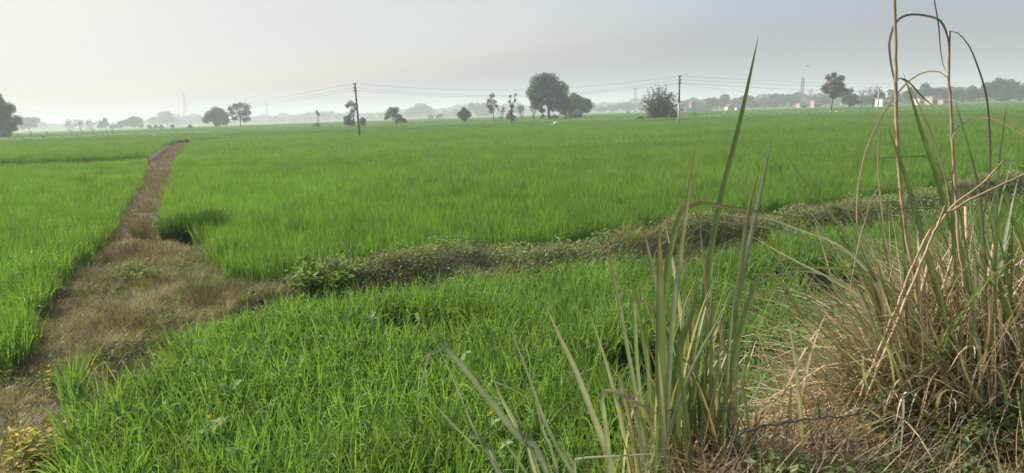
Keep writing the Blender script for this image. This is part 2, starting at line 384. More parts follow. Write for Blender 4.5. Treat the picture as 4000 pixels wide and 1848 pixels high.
tag(a_.build("wheat_crop", M_FAR), "far green wheat fields stretching to the trees on the horizon", "crop", kind='stuff')

# ------------------------------------------------------------------ verge, path and bund vegetation
def dry_cols(n, pal, amp=.35):
    p = np.array(pal)[rng.integers(0, len(pal), n)]
    return p * (1 - amp / 2 + amp * rng.random((n, 1)))
PAL_DRY = [(.28, .21, .12), (.23, .165, .095), (.32, .25, .15), (.18, .16, .08), (.16, .17, .06)]
PAL_VERGE = [(.37, .32, .17), (.30, .265, .13), (.43, .37, .21), (.25, .26, .09), (.19, .25, .07), (.23, .20, .10)]
VERGE = np.concatenate([P_LR[:8], P_MIDN[:6], P_NF[:5][::-1], P_NL, np.array([[-2.6, 2.6], [-5, 3.0]])])
PATHP = np.concatenate([P_LR[6:], P_MIDL, P_MIDN[:1]])
BUNDP = np.concatenate([P_NF[2:], P_MIDN[4:][::-1]])
a_ = Acc()
def tuft(acc, x, y, nb, L, W, pal, th=(.2, .9), dr=(.3, 1.4), k=4, zoff=0):
    n = len(x); B = np.repeat(np.stack([x, y, gh(x, y) - .01 + zoff], -1), nb, 0); B[:, :2] += rng.normal(0, .022, (n * nb, 2))
    m = n * nb; az = rng.random(m) * 6.283
    pt = np.repeat(fbm(x, y, 1.1, 95), nb); shift = (np.array([.95, 1.08, .62])[None] - 1) * sstep(.52, .7, pt)[:, None] + (np.array([1.3, 1.22, 1.1])[None] - 1) * sstep(.45, .3, pt)[:, None]
    hh = np.repeat(L * (.28 + 2.0 * fbm(x, y, .45, 91) ** 2), nb)
    grass(acc, B, hh * (.5 + .8 * rng.random(m)), W * (.6 + .8 * rng.random(m)), az, th[0] + (th[1] - th[0]) * rng.random(m),
          dr[0] + (dr[1] - dr[0]) * rng.random(m), dry_cols(m, pal) * (1 + shift), k, 1.4, wob=1.5)
x, y = sample(VERGE, 3, 16, 420, 46); tuft(a_, x, y, 7, .19, .0022, PAL_VERGE)
x, y = sample(PATHP, 9, 40, 210, 46); tuft(a_, x, y, 6, .17, .0034, PAL_DRY, k=3)
x, y = sample(PATHP, 40, 110, 45, 46); tuft(a_, x, y, 6, .18, .0075, PAL_DRY, k=3)
x, y = sample(BUNDP, 5, 26, 230, 46); x, y = keep(x, y, lambda x, y: (dline(x, y, BUND) < .95) | (rng.random(len(x)) < .35)); tuft(a_, x, y, 6, .24, .003, [(.30, .31, .15), (.36, .32, .18), (.22, .27, .10), (.17, .22, .07), (.27, .24, .12), (.15, .20, .06)])
tx, ty = sample(VERGE, 3, 15, 7, 46)
for cx_, cy_ in zip(tx, ty):
    m_ = 110; R_ = rng.uniform(.07, .2); an_ = rng.random(m_) * 6.283; rd_ = R_ * np.sqrt(rng.random(m_)); bx, by = cx_ + rd_ * np.cos(an_), cy_ + rd_ * np.sin(an_)
    grass(a_, np.stack([bx, by, gh(bx, by) - .01], -1), rng.uniform(.12, .34) * rng.uniform(.5, 1.15, m_), rng.uniform(.0012, .0028, m_), an_ + rng.normal(0, .7, m_), rng.uniform(.1, .7, m_), rng.uniform(.2, 1.5, m_), dry_cols(m_, [PAL_VERGE[rng.integers(0, 6)], PAL_VERGE[rng.integers(0, 6)]]), 5, 1.5, wob=1.3)
GP = poly([(760, 960), (860, 960), (930, 1100), (1100, 1120), (1000, 1230), (800, 1260), (720, 1130)], .08)
x, y = sample(GP, 5, 16, 300, 46); tuft(a_, x, y, 6, .24, .0026, [(.15, .22, .06), (.19, .24, .08), (.24, .24, .10), (.12, .18, .05)])
tag(a_.build("dry_grass", M_DRY), "short brown dry grass covering the path, its verge and the bund", "grass", kind='stuff')

def leafset(acc, C, size, cols, droop=.4):
    """small pointed leaves (two triangles folded at the rib)"""
    n = len(C); az = rng.random(n) * 6.283; el = rng.normal(.25, droop, n)
    d = np.stack([np.cos(el) * np.cos(az), np.cos(el) * np.sin(az), np.sin(el)], -1)
    s = np.stack([-np.sin(az), np.cos(az), rng.normal(0, .35, n)], -1); s = norm(s); nn = np.cross(d, s)
    sz = (size * (.6 + .8 * rng.random(n)))[:, None]
    v = np.stack([C, C + d * sz * .5 + s * sz * .32 + nn * sz * .08, C + d * sz - nn * sz * .06, C + d * sz * .5 - s * sz * .32 + nn * sz * .08], 1)
    i = np.arange(n * 4).reshape(n, 4)
    t = np.concatenate([i[:, [0, 1, 2]], i[:, [0, 2, 3]]])
    acc.add(v.reshape(-1, 3), t=t, c=np.repeat(cols, 4, 0))
a_ = Acc()
x, y = sample(BUNDP, 5, 24, 1700, 46)
along = x + .2 * y
m = (dline(x, y, BUND) < .85) & (fbm(x, y, 1.0, 101) + .10 * sstep(-1.8, .5, along) - .05 * sstep(4, 7, along) > .535); x, y = x[m], y[m]
zz = gh(x, y) + rng.random(len(x)) ** 1.2 * (.06 + .26 * fbm(x, y, .7, 103))
leafset(a_, np.stack([x, y, zz], -1), .042, dry_cols(len(x), [(.2, .28, .10), (.26, .33, .15), (.16, .24, .07), (.33, .37, .22)]))
x, y = sample(VERGE, 3, 14, 500, 46); m = fbm(x, y, 1.0, 111) > .62; x, y = x[m], y[m]
leafset(a_, np.stack([x, y, gh(x, y) + rng.random(len(x)) * .12], -1), .05, dry_cols(len(x), [(.09, .15, .04), (.12, .17, .05), (.07, .11, .03)]))
tag(a_.build("weeds", M_WEED), "low grey green leafy weeds growing over the bund", "weeds", kind='stuff')

# ------------------------------------------------------------------ trees
def limb(p0, p1, r0, r1, n=6, sag=.0, jit=.06):
    p0 = np.array(p0, float); p1 = np.array(p1, float); t = np.linspace(0, 1, n)[:, None]
    L = np.linalg.norm(p1 - p0)
    P = p0 + (p1 - p0) * t; P[:, 2] += sag * L * np.sin(t[:, 0] * math.pi)
    P[1:-1] += rng.normal(0, jit * L / n * 1.6, (n - 2, 3))
    return P, np.linspace(r0, r1, n)
PAL_T = {'dark': [(.055, .105, .028), (.07, .125, .033), (.045, .085, .022)], 'green': [(.06, .10, .03), (.08, .12, .035), (.05, .08, .025)],
         'yellow': [(.10, .14, .035), (.13, .16, .04), (.08, .11, .03)], 'brown': [(.09, .075, .045), (.07, .07, .035), (.11, .085, .05)], 'grey': [(.085, .08, .065), (.07, .065, .05)]}
def crownleaves(acc, c, r, s, n, pal, squash=.85):
    d = norm(rng.normal(size=(n, 3))); u = rng.random(n) ** .45
    P = np.array(c) + d * (r * u)[:, None] * [1, 1, squash]
    P += rng.normal(0, r * .08, (n, 3))
    nz_ = norm(rng.normal(size=(n, 3)) + d * .5); a = norm(np.cross(nz_, rng.normal(size=(n, 3)))); b = np.cross(nz_, a)
    L = (s * (.5 + .9 * rng.random(n)))[:, None]
    v = np.stack([P - a * L * .55, P + b * L * .33, P + a * L * .6 + nz_ * L * .12, P - b * L * .33], 1)
    acc.add(v.reshape(-1, 3), q=np.arange(n * 4).reshape(n, 4), c=np.repeat(dry_cols(n, PAL_T[pal], .5), 4, 0))
def twigs(acc, p, d, L, r, depth, col, spread=.55, up=.15, sides=4, ends=None):
    n = 4; P = [np.array(p, float)]; d = np.array(d, float)
    for _ in range(n):
        d = norm(d + rng.normal(0, .13, 3) + [0, 0, up * .25]); P.append(P[-1] + d * L / n)
    tube(acc, P, np.linspace(r, r * .55, n + 1), sides, col, cap=False)
    if depth <= 0:
        if ends is not None: ends.append(P[-1])
        return
    for k in range(rng.integers(2, 4)):
        q = P[rng.integers(2, n + 1)] if k else P[-1]
        nd = norm(d + rng.normal(0, spread, 3) + [0, 0, up]); twigs(acc, q, nd, L * rng.uniform(.55, .8), r * .55, depth - 1, col, spread, up, max(3, sides - 1), ends)

def tree(name, label, px, base, top, hw, cat="tree", group=None, Y=None, pal='dark', lumps=None, trunk=.35, tr=None, cover=4.2, lean=0, seed=None, bare=False, bottom=None, rise=None):
    """px, base, top, hw in photograph pixels; lumps (px, py, r) or None; trunk: share of the height that is clear stem"""
    Y = Y or 1.95 * F / max(base - hor(px), 2.6)
    g = at(px + lean, hor(px + lean), Y); loc = np.array([g[0], g[1], 0.0])
    H = at(px, top, Y)[2]; R = hw * Y / F
    root = thing(name, label, cat, tuple(loc), group)
    s = float(np.clip(Y / F * 4.6, .10, 1.5)); cover = cover * 1.5
    if lumps is None:
        zc0 = H * trunk; zc = (zc0 + H) / 2; zr = (H - zc0) / 2; L3 = []
        cxoff = -lean * Y / F
        k = 7 if hw > 14 else 5
        for i in range(k):
            a = 6.283 * i / k + rng.random(); rad = rng.uniform(.35, .62)
            zz = zc + zr * rng.uniform(-.55, .5)
            L3.append((np.array([cxoff + R * rad * math.cos(a), R * rad * math.sin(a), zz]), R * rng.uniform(.36, .55), min(1, zr / R * 1.1)))
        L3.append((np.array([cxoff, 0, H - zr * .45]), R * .48, min(1, zr / R)))
    else:
        L3 = []
        for lx, ly, lr in lumps:
            p = at(lx, ly, Y) - loc; r = lr * Y / F; p[1] += rng.uniform(-.55, .55) * max(R - r, 0); L3.append((p, r, .95))
    crown = Acc()
    for c, r, sq in L3:
        n = int(np.clip(cover * math.pi * r * r * sq / (s * s * .34), 14, 5000)); crownleaves(crown, c, r, s, n, pal, sq)
    bk = Acc(); bc = (.085, .07, .055)
    tr = tr or max(.05 * H * .45, .06); zt = H * (trunk if lumps is None else .42)
    cx = np.mean([c[0][0] for c in L3]); top_p = np.array([cx * .55, 0, max(zt, .5)])
    P, rd = limb((0, 0, -.1), top_p, tr, tr * .62, 7, 0, .05); P[0, :2] *= 1; tube(bk, P, rd, 7, bc)
    order = sorted(L3, key=lambda c: -c[1])[:9]
    for c, r, sq in order:
        st = P[rng.integers(4, 7)]
        q, rq = limb(st, c + np.array([0, 0, r * .3]), tr * .42, tr * .12, 6, .06, .08); tube(bk, q, rq, 5, bc, cap=False)
        if Y < 330:
            for _ in range(3):
                q2, r2 = limb(q[rng.integers(3, 6)], c + norm(rng.normal(size=3)) * r * .95, tr * .14, tr * .05, 4, .05, .1); tube(bk, q2, r2, 4, bc, cap=False)
    crown.build("crown", M_LEAF, root); bk.build("trunk", M_BARK, root)
    return root
def baretree(name, label, px, base, top, hw, cat="bare tree", group=None, Y=None, depth=4, stem=.3, leaves=0, pal='grey', lean=0, spread=.5, up=.25, col=(.11, .095, .08), thick=1.0):
    Y = Y or 1.95 * F / max(base - hor(px), 2.6)
    g = at(px + lean, hor(px + lean), Y); loc = np.array([g[0], g[1], 0.0]); H = at(px, top, Y)[2]; R = hw * Y / F
    root = thing(name, label, cat, tuple(loc), group)
    bk = Acc(); tr = max(.028 * H, Y / F * 1.6) * thick; ends = []
    tp = np.array([-lean * Y / F * .6, 0, H * stem]); P, rd = limb((0, 0, -.1), tp, tr, tr * .7, 6, 0, .05); tube(bk, P, rd, 6, col)
    rem = H * (1 - stem); nb = 5
    tw = Acc()
    for i in range(nb):
        a = 6.283 * i / nb + rng.random(); tilt = rng.uniform(.15, .9) * min(1.2, R / rem * 1.3)
        d = norm(np.array([math.sin(tilt) * math.cos(a), math.sin(tilt) * math.sin(a), math.cos(tilt)]))
        twigs(tw, P[-1] * [1, 1, 1] - [0, 0, rem * .1 * rng.random()], d, rem * .46, tr * .5, depth, col, spread, up, 4, ends)
    bk.build("trunk", M_BARK, root); tw.build("branches", M_BARK, root)
    if leaves:
        E = np.array(ends); s = float(np.clip(Y / F * 3.5, .08, 1)); cr = Acc()
        for e in E[rng.random(len(E)) < .8]: crownleaves(cr, e, s * 1.6, s, leaves, pal)
        cr.build("leaves", M_LEAF, root)
    return root
def bush(name, label, px, base, top, hw, group=None, Y=None, pal='dark', cover=3.0, cat="bush"):
    return tree(name, label, px, base, top, hw, cat, group, Y, pal, None, .12, None, cover)

tree("leafy_tree", "dark leafy tree cut off by the left edge of the view", -15, 541, 352, 90, pal='dark', lumps=[(5, 375, 18), (8, 395, 22), (20, 425, 26), (0, 405, 28), (25, 490, 34), (-5, 450, 40), (-30, 420, 40), (28, 445, 22), (45, 470, 20), (10, 480, 36), (-35, 480, 45), (38, 500, 16), (-70, 450, 45), (0, 515, 26)], cover=3.2)
tree("leafy_tree", "big dark round-crowned tree with a leaning trunk in mid field, tallest of all", 2132, 470, 290, 80, pal='dark', lean=14, tr=.42,
     lumps=[(2105, 325, 36), (2150, 318, 34), (2188, 352, 36), (2080, 362, 27), (2132, 372, 42), (2195, 388, 30), (2100, 405, 25), (2162, 412, 26), (2203, 412, 18), (2085, 392, 18), (2118, 432, 13), (2128, 300, 18), (2120, 455, 9)], cover=3.0)
tree("leafy_tree", "yellow green tree tucked under the right side of the tallest tree", 2205, 468, 385, 42, pal='yellow', lumps=[(2190, 415, 22), (2215, 405, 24), (2225, 420, 24), (2200, 432, 18), (2236, 398, 16)], Y=205, trunk=.3)
tree("leafy_tree", "dark tree behind the thatched shed with two domed tops", 2262, 464, 363, 48, pal='dark', lumps=[(2242, 382, 20), (2258, 395, 24), (2285, 400, 18), (2298, 400, 14), (2270, 420, 22), (2290, 425, 18), (2240, 420, 18), (2305, 415, 10)], Y=225)
tree("leafy_tree", "stocky round tree with a short thick trunk, left of its thin-trunked neighbour", 843, 500, 424, 50, pal='dark', lumps=[(843, 450, 30), (815, 452, 20), (870, 458, 24), (838, 436, 20), (808, 468, 16), (880, 472, 18), (850, 472, 22), (860, 440, 16)], tr=.55, cover=3.4)
tree("leafy_tree", "airy tree on a thin clear trunk, right of the stocky round tree", 938, 500, 402, 50, pal='brown', lumps=[(925, 418, 17), (955, 418, 18), (903, 440, 17), (970, 442, 17), (938, 445, 20), (960, 468, 12), (912, 462, 12), (898, 424, 10), (978, 464, 10), (940, 410, 12)], cover=1.7, tr=.2)
tree("slender_tree", "thin sparse tree just left of the leaning dark pole", 1375, 494, 392, 28, pal='brown', lean=10, lumps=[(1370, 404, 14), (1385, 412, 13), (1358, 414, 11), (1378, 432, 12), (1372, 448, 10), (1390, 425, 8)], cover=1.6, tr=.16)
bush("bush", "dense dark bush at the foot of the thin tree by the leaning pole", 1362, 494, 450, 26, Y=190)
tree("small_tree", "small ragged bush tree just right of the leaning pole", 1417, 492, 457, 15, Y=185, pal='dark', cover=2.4, trunk=.1)
tree("leafy_tree", "leaning tree with its crown sweeping down to the right in open field", 1535, 488, 418, 42, pal='dark', lean=10, lumps=[(1527, 434, 17), (1546, 430, 14), (1512, 452, 14), (1540, 452, 18), (1560, 458, 14), (1575, 470, 12), (1552, 474, 10), (1585, 474, 7), (1504, 462, 8)], cover=2.2, tr=.2)
tree("round_tree", "small ball-shaped dark tree standing alone on a short stem", 1813, 478, 420, 28, pal='green', lean=3, lumps=[(1813, 445, 21), (1798, 448, 14), (1828, 447, 14), (1812, 430, 12), (1814, 460, 13)], cover=3.4, tr=.14)
tree("slender_tree", "slender sparse tree with a curved thin trunk, left of the dead tree", 1918, 480, 357, 28, pal='brown', lean=12, lumps=[(1922, 375, 12), (1913, 395, 14), (1932, 400, 12), (1918, 420, 13), (1905, 412, 9), (1940, 415, 8), (1916, 438, 8)], cover=1.3, tr=.12)
tree("dead_tree", "half dead tree with clumps of ivy climbing its bare limbs", 1998, 480, 362, 25, pal='brown', lumps=[(1993, 376, 6), (2014, 370, 5), (1990, 398, 7), (2012, 392, 6), (2000, 415, 10), (1995, 440, 14), (2002, 462, 14), (1985, 455, 10)], cover=2.0, tr=.22)
baretree("bare_tree", "faint bare tree left of the ivy-covered dead tree", 1958, 476, 420, 26, depth=3, leaves=3, pal='brown')
baretree("bare_tree", "leafless forked tree right of the ivy-covered dead tree", 2038, 475, 413, 26, depth=3, leaves=3, pal='brown')
baretree("bare_tree", "twiggy bare tree just left of the tallest tree", 2083, 477, 408, 24, depth=4, leaves=2, pal='brown')
tree("leafy_tree", "tall grey brown tree on two bare stems right of the twin masts", 3255, 432, 285, 55, pal='brown', lean=-8, lumps=[(3262, 293, 12), (3240, 302, 13), (3285, 308, 15), (3258, 325, 28), (3232, 345, 20), (3292, 335, 18), (3270, 355, 28), (3222, 358, 12), (3300, 355, 13), (3250, 372, 16)], cover=2.2, tr=.25, Y=190)
tree("leafy_tree", "lower dark tree leaning against the tall grey brown tree", 3322, 423, 343, 34, pal='dark', lumps=[(3318, 355, 12), (3308, 375, 17), (3335, 382, 17), (3348, 400, 11), (3300, 392, 13), (3322, 402, 16)], cover=2.4, Y=250)
baretree("bare_tree", "bare forked tree, further from the concrete pole of the two", 3365, 427, 350, 17, depth=4, Y=210, thick=1.2)
baretree("bare_tree", "bare tree beside the far concrete pole", 3410, 427, 348, 20, depth=4, leaves=2, Y=215, thick=1.2)
baretree("bare_tree", "tall pale bare tree right of the twin masts", 3165, 416, 347, 17, depth=4, Y=420, stem=.45)
# vase-shaped thorn bush
def vase_bush():
    px, Y = 2575, 150.0; g = at(px, 470, Y); loc = np.array([g[0], Y, 0.0])
    root = thing("thorn_bush", "big round spiky bush with upswept twigs beside the white-footed pole", "bush", tuple(loc))
    st = Acc(); lv = Acc(); n = 190
    for i in range(n):
        d = norm(rng.normal(size=3)); e = d * np.array([4.1, 3.4, 3.5]) * rng.uniform(.6, 1.0) * (1.08 if rng.random() < .15 else 1) + np.array([0, 0, 3.95]); e[2] = max(e[2], .3)
        P, r = limb((rng.normal(0, .35), rng.normal(0, .3), 0), e, .05, .012, 8, .12, .12); tube(st, P, r, 4, (.09, .075, .055), cap=False)
        for p in P[3:]:
            k = int(rng.integers(6, 14)); crownleaves(lv, p, .36, .2, k, 'brown' if rng.random() < .6 else 'dark')
    for _ in range(40): crownleaves(lv, (rng.normal(0, 1.5), rng.normal(0, 1), rng.uniform(.3, 2.6)), .8, .28, 45, 'brown')
    st.build("stems", M_BARK, root); lv.build("crown", M_LEAF, root)
vase_bush()
bush("bush", "grey green bush at the right foot of the big spiky bush", 2630, 472, 425, 22, Y=146, pal='green', cover=2.0)
bush("bush", "low reddish brown bush at the left foot of the big spiky bush", 2503, 475, 452, 18, Y=148, pal='brown', cover=2.0)
baretree("bare_bush", "small wispy bare bush right of the white-footed pole", 2715, 468, 432, 13, "bush", Y=165, depth=3, stem=.05)
baretree("small_bare_tree", "small bare tree far left of the big spiky bush", 2453, 452, 430, 10, Y=330, depth=3)
bush("scrub", "dark scrub under the tallest tree, left of the shed", 2165, 472, 450, 24, Y=200, pal='brown', cover=2.2, cat="scrub")
bush("scrub", "pale scrub between the tallest tree and the shed", 2218, 470, 445, 17, Y=198, pal='green', cover=2.0, cat="scrub")
for px, base, top, hw, lab in ((2423, 474, 459, 5, "small dark upright shrub alone between the shed and the spiky bush"), (2352, 475, 465, 8, "low shrub left of the small upright shrub, alone in the field"), (2290, 476, 463, 10, "low grey shrub right of the thatched shed")):
    bush("shrub", lab, px, base, top, hw, Y=190, cat="shrub")
for px, hw, lab in ((583, 12, "leftmost of the low dark bushes before the hazy left tree line"), (608, 10, "second from the left of the low dark bushes before the hazy tree line"), (630, 13, "third from the left of the low dark bushes before the hazy tree line"), (672, 10, "low dark bush left of the round bush before the hazy tree line")):
    bush("low_bush", lab, px, hor(px) + 14, hor(px) - 2, hw, "low bushes before the left tree line", Y=400)
bush("low_bush", "round dark bush below the tall lattice pylon", 742, 502, 486, 11, Y=300)
# ------ hazy trees along the horizon, each by itself
HG = "hazy trees along the horizon"
FARS = [(115, 510, 456, 34, 'hazy tree with a broad round crown nearest the left edge tree', 430), (168, 506, 476, 20, 'pale rounded hazy tree second from the left edge tree', 800),
 (40, 509, 488, 26, 'pale low hazy tree behind the left edge tree', 760), (395, 507, 470, 16, 'hazy bushy tree left of the palm-like tree', 430), (412, 507, 457, 15, 'hazy drooping palm-like tree left of the wide flat-topped tree', 400), (440, 508, 487, 14, 'low hazy tree right of the palm-like tree', 420),
 (480, 506, 470, 30, 'hazy sloping low part-tree left of the flat-topped tree', 430), (525, 505, 453, 34, 'hazy wide flat-topped thorn tree on the left', 430), (553, 505, 481, 9, 'little hazy tree right of the flat-topped thorn tree', 420),
 (602, 499, 454, 19, 'pale flat-topped hazy tree left of the tall pale tree', 700), (655, 498, 434, 33, 'tall pale hazy tree left of the tall lattice pylon', 640),
 (700, 498, 462, 26, 'pale hazy tree under the left side of the tall lattice pylon', 780), (735, 497, 455, 26, 'pale hazy tree directly under the tall lattice pylon', 800), (775, 495, 447, 26, 'pale hazy tree between the pylon and the stocky tree', 800),
 (905, 490, 462, 22, 'pale hazy tree behind the stocky and the airy tree', 820),
 (1010, 485, 470, 22, 'low pale hazy tree right of the airy tree', 850), (1058, 484, 459, 11, 'pale hazy tree at the foot of the second pylon', 850), (1080, 483, 452, 12, 'pale bushy-headed hazy tree right of the second pylon', 820), (1102, 483, 457, 12, 'smaller pale hazy tree two right of the second pylon', 820),
 (1150, 481, 452, 20, 'pale hazy tree in the middle between second pylon and dry stalks', 850), (1193, 480, 445, 24, 'domed pale hazy tree left of the dry stalks', 830), (1228, 479, 452, 14, 'pale hazy tree right behind the dry stalks', 850), (1280, 478, 439, 26, 'domed pale hazy tree right of the dry stalks', 800), (1325, 477, 441, 18, 'pale hazy tree left behind the thin tree by the pole', 800),
 (1445, 474, 447, 16, 'pale hazy tree right of the ragged bush by the pole', 800), (1490, 472, 442, 11, 'small pale hazy tree behind the leaning field tree', 780), (1600, 469, 428, 24, 'pale hazy tree on the left flank of the great dome tree', 720), (1645, 468, 406, 46, 'great dome-shaped hazy tree left of the pump house', 700), (1680, 468, 424, 26, 'pale hazy tree on the right flank of the great dome tree', 720),
 (1714, 469, 444, 14, 'small round hazy tree beside the pump house', 400), (1742, 466, 432, 18, 'pale hazy tree behind the pump house', 720), (1780, 465, 426, 22, 'pale hazy tree left behind the ball-shaped tree', 720),
 (1843, 463, 400, 20, 'leftmost hazy poplar of the block by the slender tree', 620), (1868, 462, 398, 18, 'second hazy poplar of the block by the slender tree', 620), (1893, 461, 397, 18, 'third hazy poplar of the block by the slender tree', 620), (1918, 461, 404, 16, 'fourth hazy poplar, right behind the slender tree', 620), (1885, 462, 425, 34, 'low bushy hazy tree in front of the poplar block', 600),
 (2030, 457, 408, 18, 'pale hazy tree behind the forked leafless tree', 620), (2310, 449, 400, 22, 'pale hazy tree right behind the thatched shed', 560), (2350, 447, 414, 20, 'pale hazy tree left in the band before the spiky bush', 620), (2385, 446, 408, 22, 'pale hazy tree second in the band before the spiky bush', 620), (2420, 445, 403, 24, 'pale hazy tree third in the band before the spiky bush', 620), (2458, 444, 398, 24, 'pale hazy tree at the foot of the phone mast', 620), (2500, 443, 402, 22, 'pale hazy tree left behind the spiky bush', 620),
 (2682, 437, 392, 24, 'hazy tree behind the white-footed pole and compound', 520), (2730, 436, 396, 18, 'hazy tree behind the brick house', 520), (2790, 434, 384, 30, 'hazy dark tree right of the brick house', 430), (2828, 432, 368, 22, 'peaked hazy tree behind the tall green blade', 440), (2765, 434, 392, 18, 'low hazy tree left of the peaked one', 460), (2870, 431, 384, 24, 'hazy tree between the peaked tree and the small houses', 480), (2920, 430, 371, 26, 'hazy round tree above the small houses', 450), (2945, 428, 395, 18, 'hazy low tree right of the small houses', 430),
 (2985, 427, 382, 22, 'hazy tree left of the long hazy grove', 470), (3022, 426, 367, 24, 'hazy tall tree on the left of the long grove', 460), (3055, 425, 372, 24, 'hazy tree in the middle of the long grove', 470), (3090, 424, 369, 20, 'hazy pointed tree on the right of the long grove', 480), (3112, 423, 378, 18, 'hazy tree at the foot of the twin masts', 460), (3195, 419, 378, 20, 'hazy tree above the pink house', 430), (3225, 418, 374, 16, 'hazy tree left behind the two-stemmed tree', 440),
 (3385, 413, 378, 18, 'hazy tree between the two bare trees', 380), (3435, 412, 352, 20, 'hazy dark tree behind the far concrete pole', 330), (3475, 411, 350, 22, 'hazy dark tree above the white house', 400), (3505, 409, 360, 14, 'hazy tree right of the white house', 400), (3555, 408, 338, 22, 'hazy dark tree between the first dry cane and its neighbour', 370), (3610, 407, 322, 28, 'hazy tall peaked tree above the small white hut', 390), (3590, 407, 345, 18, 'hazy low tree left under the peaked tree', 390), (3660, 405, 344, 26, 'hazy tree above the long pink house', 400), (3705, 404, 350, 20, 'hazy tree behind the second dry cane', 400),
 (3745, 403, 347, 24, 'hazy dark tree right of the second dry cane', 370), (3795, 401, 334, 28, 'hazy dark tree at the left of the right-hand grove', 360), (3850, 399, 322, 28, 'hazy dark tree in the middle of the right-hand grove', 360), (3895, 398, 302, 30, 'tallest hazy dark tree of the right-hand grove', 360), (3945, 396, 306, 26, 'second tallest hazy dark tree of the right-hand grove', 355), (3985, 395, 333, 26, 'hazy dark tree at the right edge of the view', 350), (3920, 398, 348, 34, 'low bushy hazy tree in front of the right-hand grove', 340)]
for px, base, top, hw, lab, Y in FARS:
    hw = hw * (1.25 if px > 2650 else 1.1)
    tree("poplar" if 'poplar' in lab and 'block' in lab and 'front' not in lab else "far_tree", lab, px, base, top, hw, group=HG, Y=Y * float(np.interp(px, [2300, 2700, 3300, 3600], [1.35, 1.2, 1.1, 1.0])), pal='green' if Y > 500 else 'dark', trunk=.16, cover=2.6)
for px, top, hw, lab in ((270, 468, 24, "leftmost of three hazy bare bushy trees on the left horizon"), (313, 470, 20, "middle of three hazy bare bushy trees on the left horizon"), (355, 470, 18, "rightmost of three hazy bare bushy trees on the left horizon")):
    baretree("bare_bushy_tree", lab, px, 509, top, hw, group="hazy bare trees on the left", Y=420, depth=4, stem=.12, leaves=2, pal='grey', spread=.6)
# far wood closing the horizon behind them
a_ = Acc(); n = 30000
px_ = rng.uniform(-700, 4700, n); Yv = np.where(px_ > 2650, rng.uniform(660, 840, n) * np.interp(px_, [2650, 3200, 3500], [1, .9, .66]), rng.uniform(1250, 1450, n))
prof = np.interp(px_, [-700, 100, 260, 560, 700, 780, 960, 1100, 1300, 1450, 1650, 1900, 2100, 2300, 2600, 2800, 3000, 3400, 3700, 4000, 4700], [26, 26, 17, 22, 36, 40, 18, 28, 36, 28, 36, 44, 40, 40, 42, 40, 52, 46, 58, 66, 66]) * (.72 + .5 * noise(px_, px_ * 0, 37, 4))
dx = (px_ - 2000) / F / .985; X_ = dx * Yv; prof = prof * 1.0; Z_ = rng.random(n) ** .8 * prof * Yv / F
P = np.stack([X_, Yv, Z_], -1); nn = norm(rng.normal(size=(n, 3))); A_ = norm(np.cross(nn, rng.normal(size=(n, 3)))); B_ = np.cross(nn, A_); L_ = ((1.3 + 1.6 * rng.random(n)) * Yv / 950)[:, None]
a_.add(np.stack([P - A_ * L_, P + B_ * L_ * .7, P + A_ * L_, P - B_ * L_ * .7], 1).reshape(-1, 3), q=np.arange(n * 4).reshape(n, 4), c=np.repeat(dry_cols(n, PAL_T['green']), 4, 0))
tag(a_.build("far_wood", M_LEAF), "distant pale wood closing the horizon", "wood", kind='stuff')

# ------------------------------------------------------------------ poles, wires, pylons, masts
def wire(name, label, A, B, sag, r, group):
    t = np.linspace(0, 1, 28)[:, None]; A = np.array(A); B = np.array(B)
    P = A + (B - A) * t; P[:, 2] -= sag * 4 * (t * (1 - t))[:, 0]
    a = Acc(); tube(a, P - A, r * .62, 4, cap=False); o = a.build(name, M_WIRE); o.location = A
    tag(o, label, "overhead wire", group)
def pole(name, label, bpx, bpy, tpx, tpy, Y, r, mats, arms):
    B = at(bpx, bpy, Y); B[2] = 0; T = at(tpx, tpy, Y) - B
    root = thing(name, label, "utility pole", tuple(B))
    a = Acc()
    if mats[1] is None: tube(a, [(0, 0, -.3), T * .5, T], [r * 1.15, r, r * .85], 8); a.build("shaft", mats[0], root)
    else:
        tube(a, [(0, 0, -.3), T * .48], [r * 1.15, r], 8); a.build("shaft", mats[0], root)
        a = Acc(); tube(a, [T * .48, T], [r * .98, r * .8], 8); a.build("upper_shaft", mats[1], root)
    pts = []
    for f, wd in arms:
        a = Acc(); p = T * f; box(a, p + [0, -r - .03, 0], (wd, .06, .07)); o = a.build("crossarm", M_STEEL, root)
        k = Acc()
        for sx in (-1, 1): tube(k, [p + [sx * wd * .42, -r - .03, .03], p + [sx * wd * .42, -r - .03, .12], p + [sx * wd * .42, -r - .03, .2]], [.045, .06, .03], 7)
        k.build("insulator", M_DARK, o); pts.append(B + p + [0, -r - .03, .15])
    return B, T, pts
Y1, Y2_ = 88.0, 93.0
_, _, W1 = pole("utility_pole", "thin dark leaning utility pole standing in the middle of the wheat", 1405, 528, 1386, 327, Y1, .12, (M_POLE, None), ((.985, .3), (.91, .3), (.86, .3)))
_, _, W2 = pole("utility_pole", "utility pole with pale white foot and dark top beside the spiky bush", 2650, 484, 2655, 297, Y2_, .12, (M_CONC, M_POLE), ((.98, .3), (.91, .35), (.845, .35)))
_, _, W3 = pole("utility_pole", "distant pale concrete pole between the bare trees and the white house", 3430, 430, 3433, 339, 175, .14, (M_CONC, None), ((.97, 1.0), (.9, .4)))
OG = "overhead power wires"
E0 = [at(640, y, 330.0) for y in (431, 437, 443)]; EL = [at(-350, y, 165.0) for y in (372, 383, 408)]; ER = [at(4250, y, 215.0) for y in (262, 272, 296)]
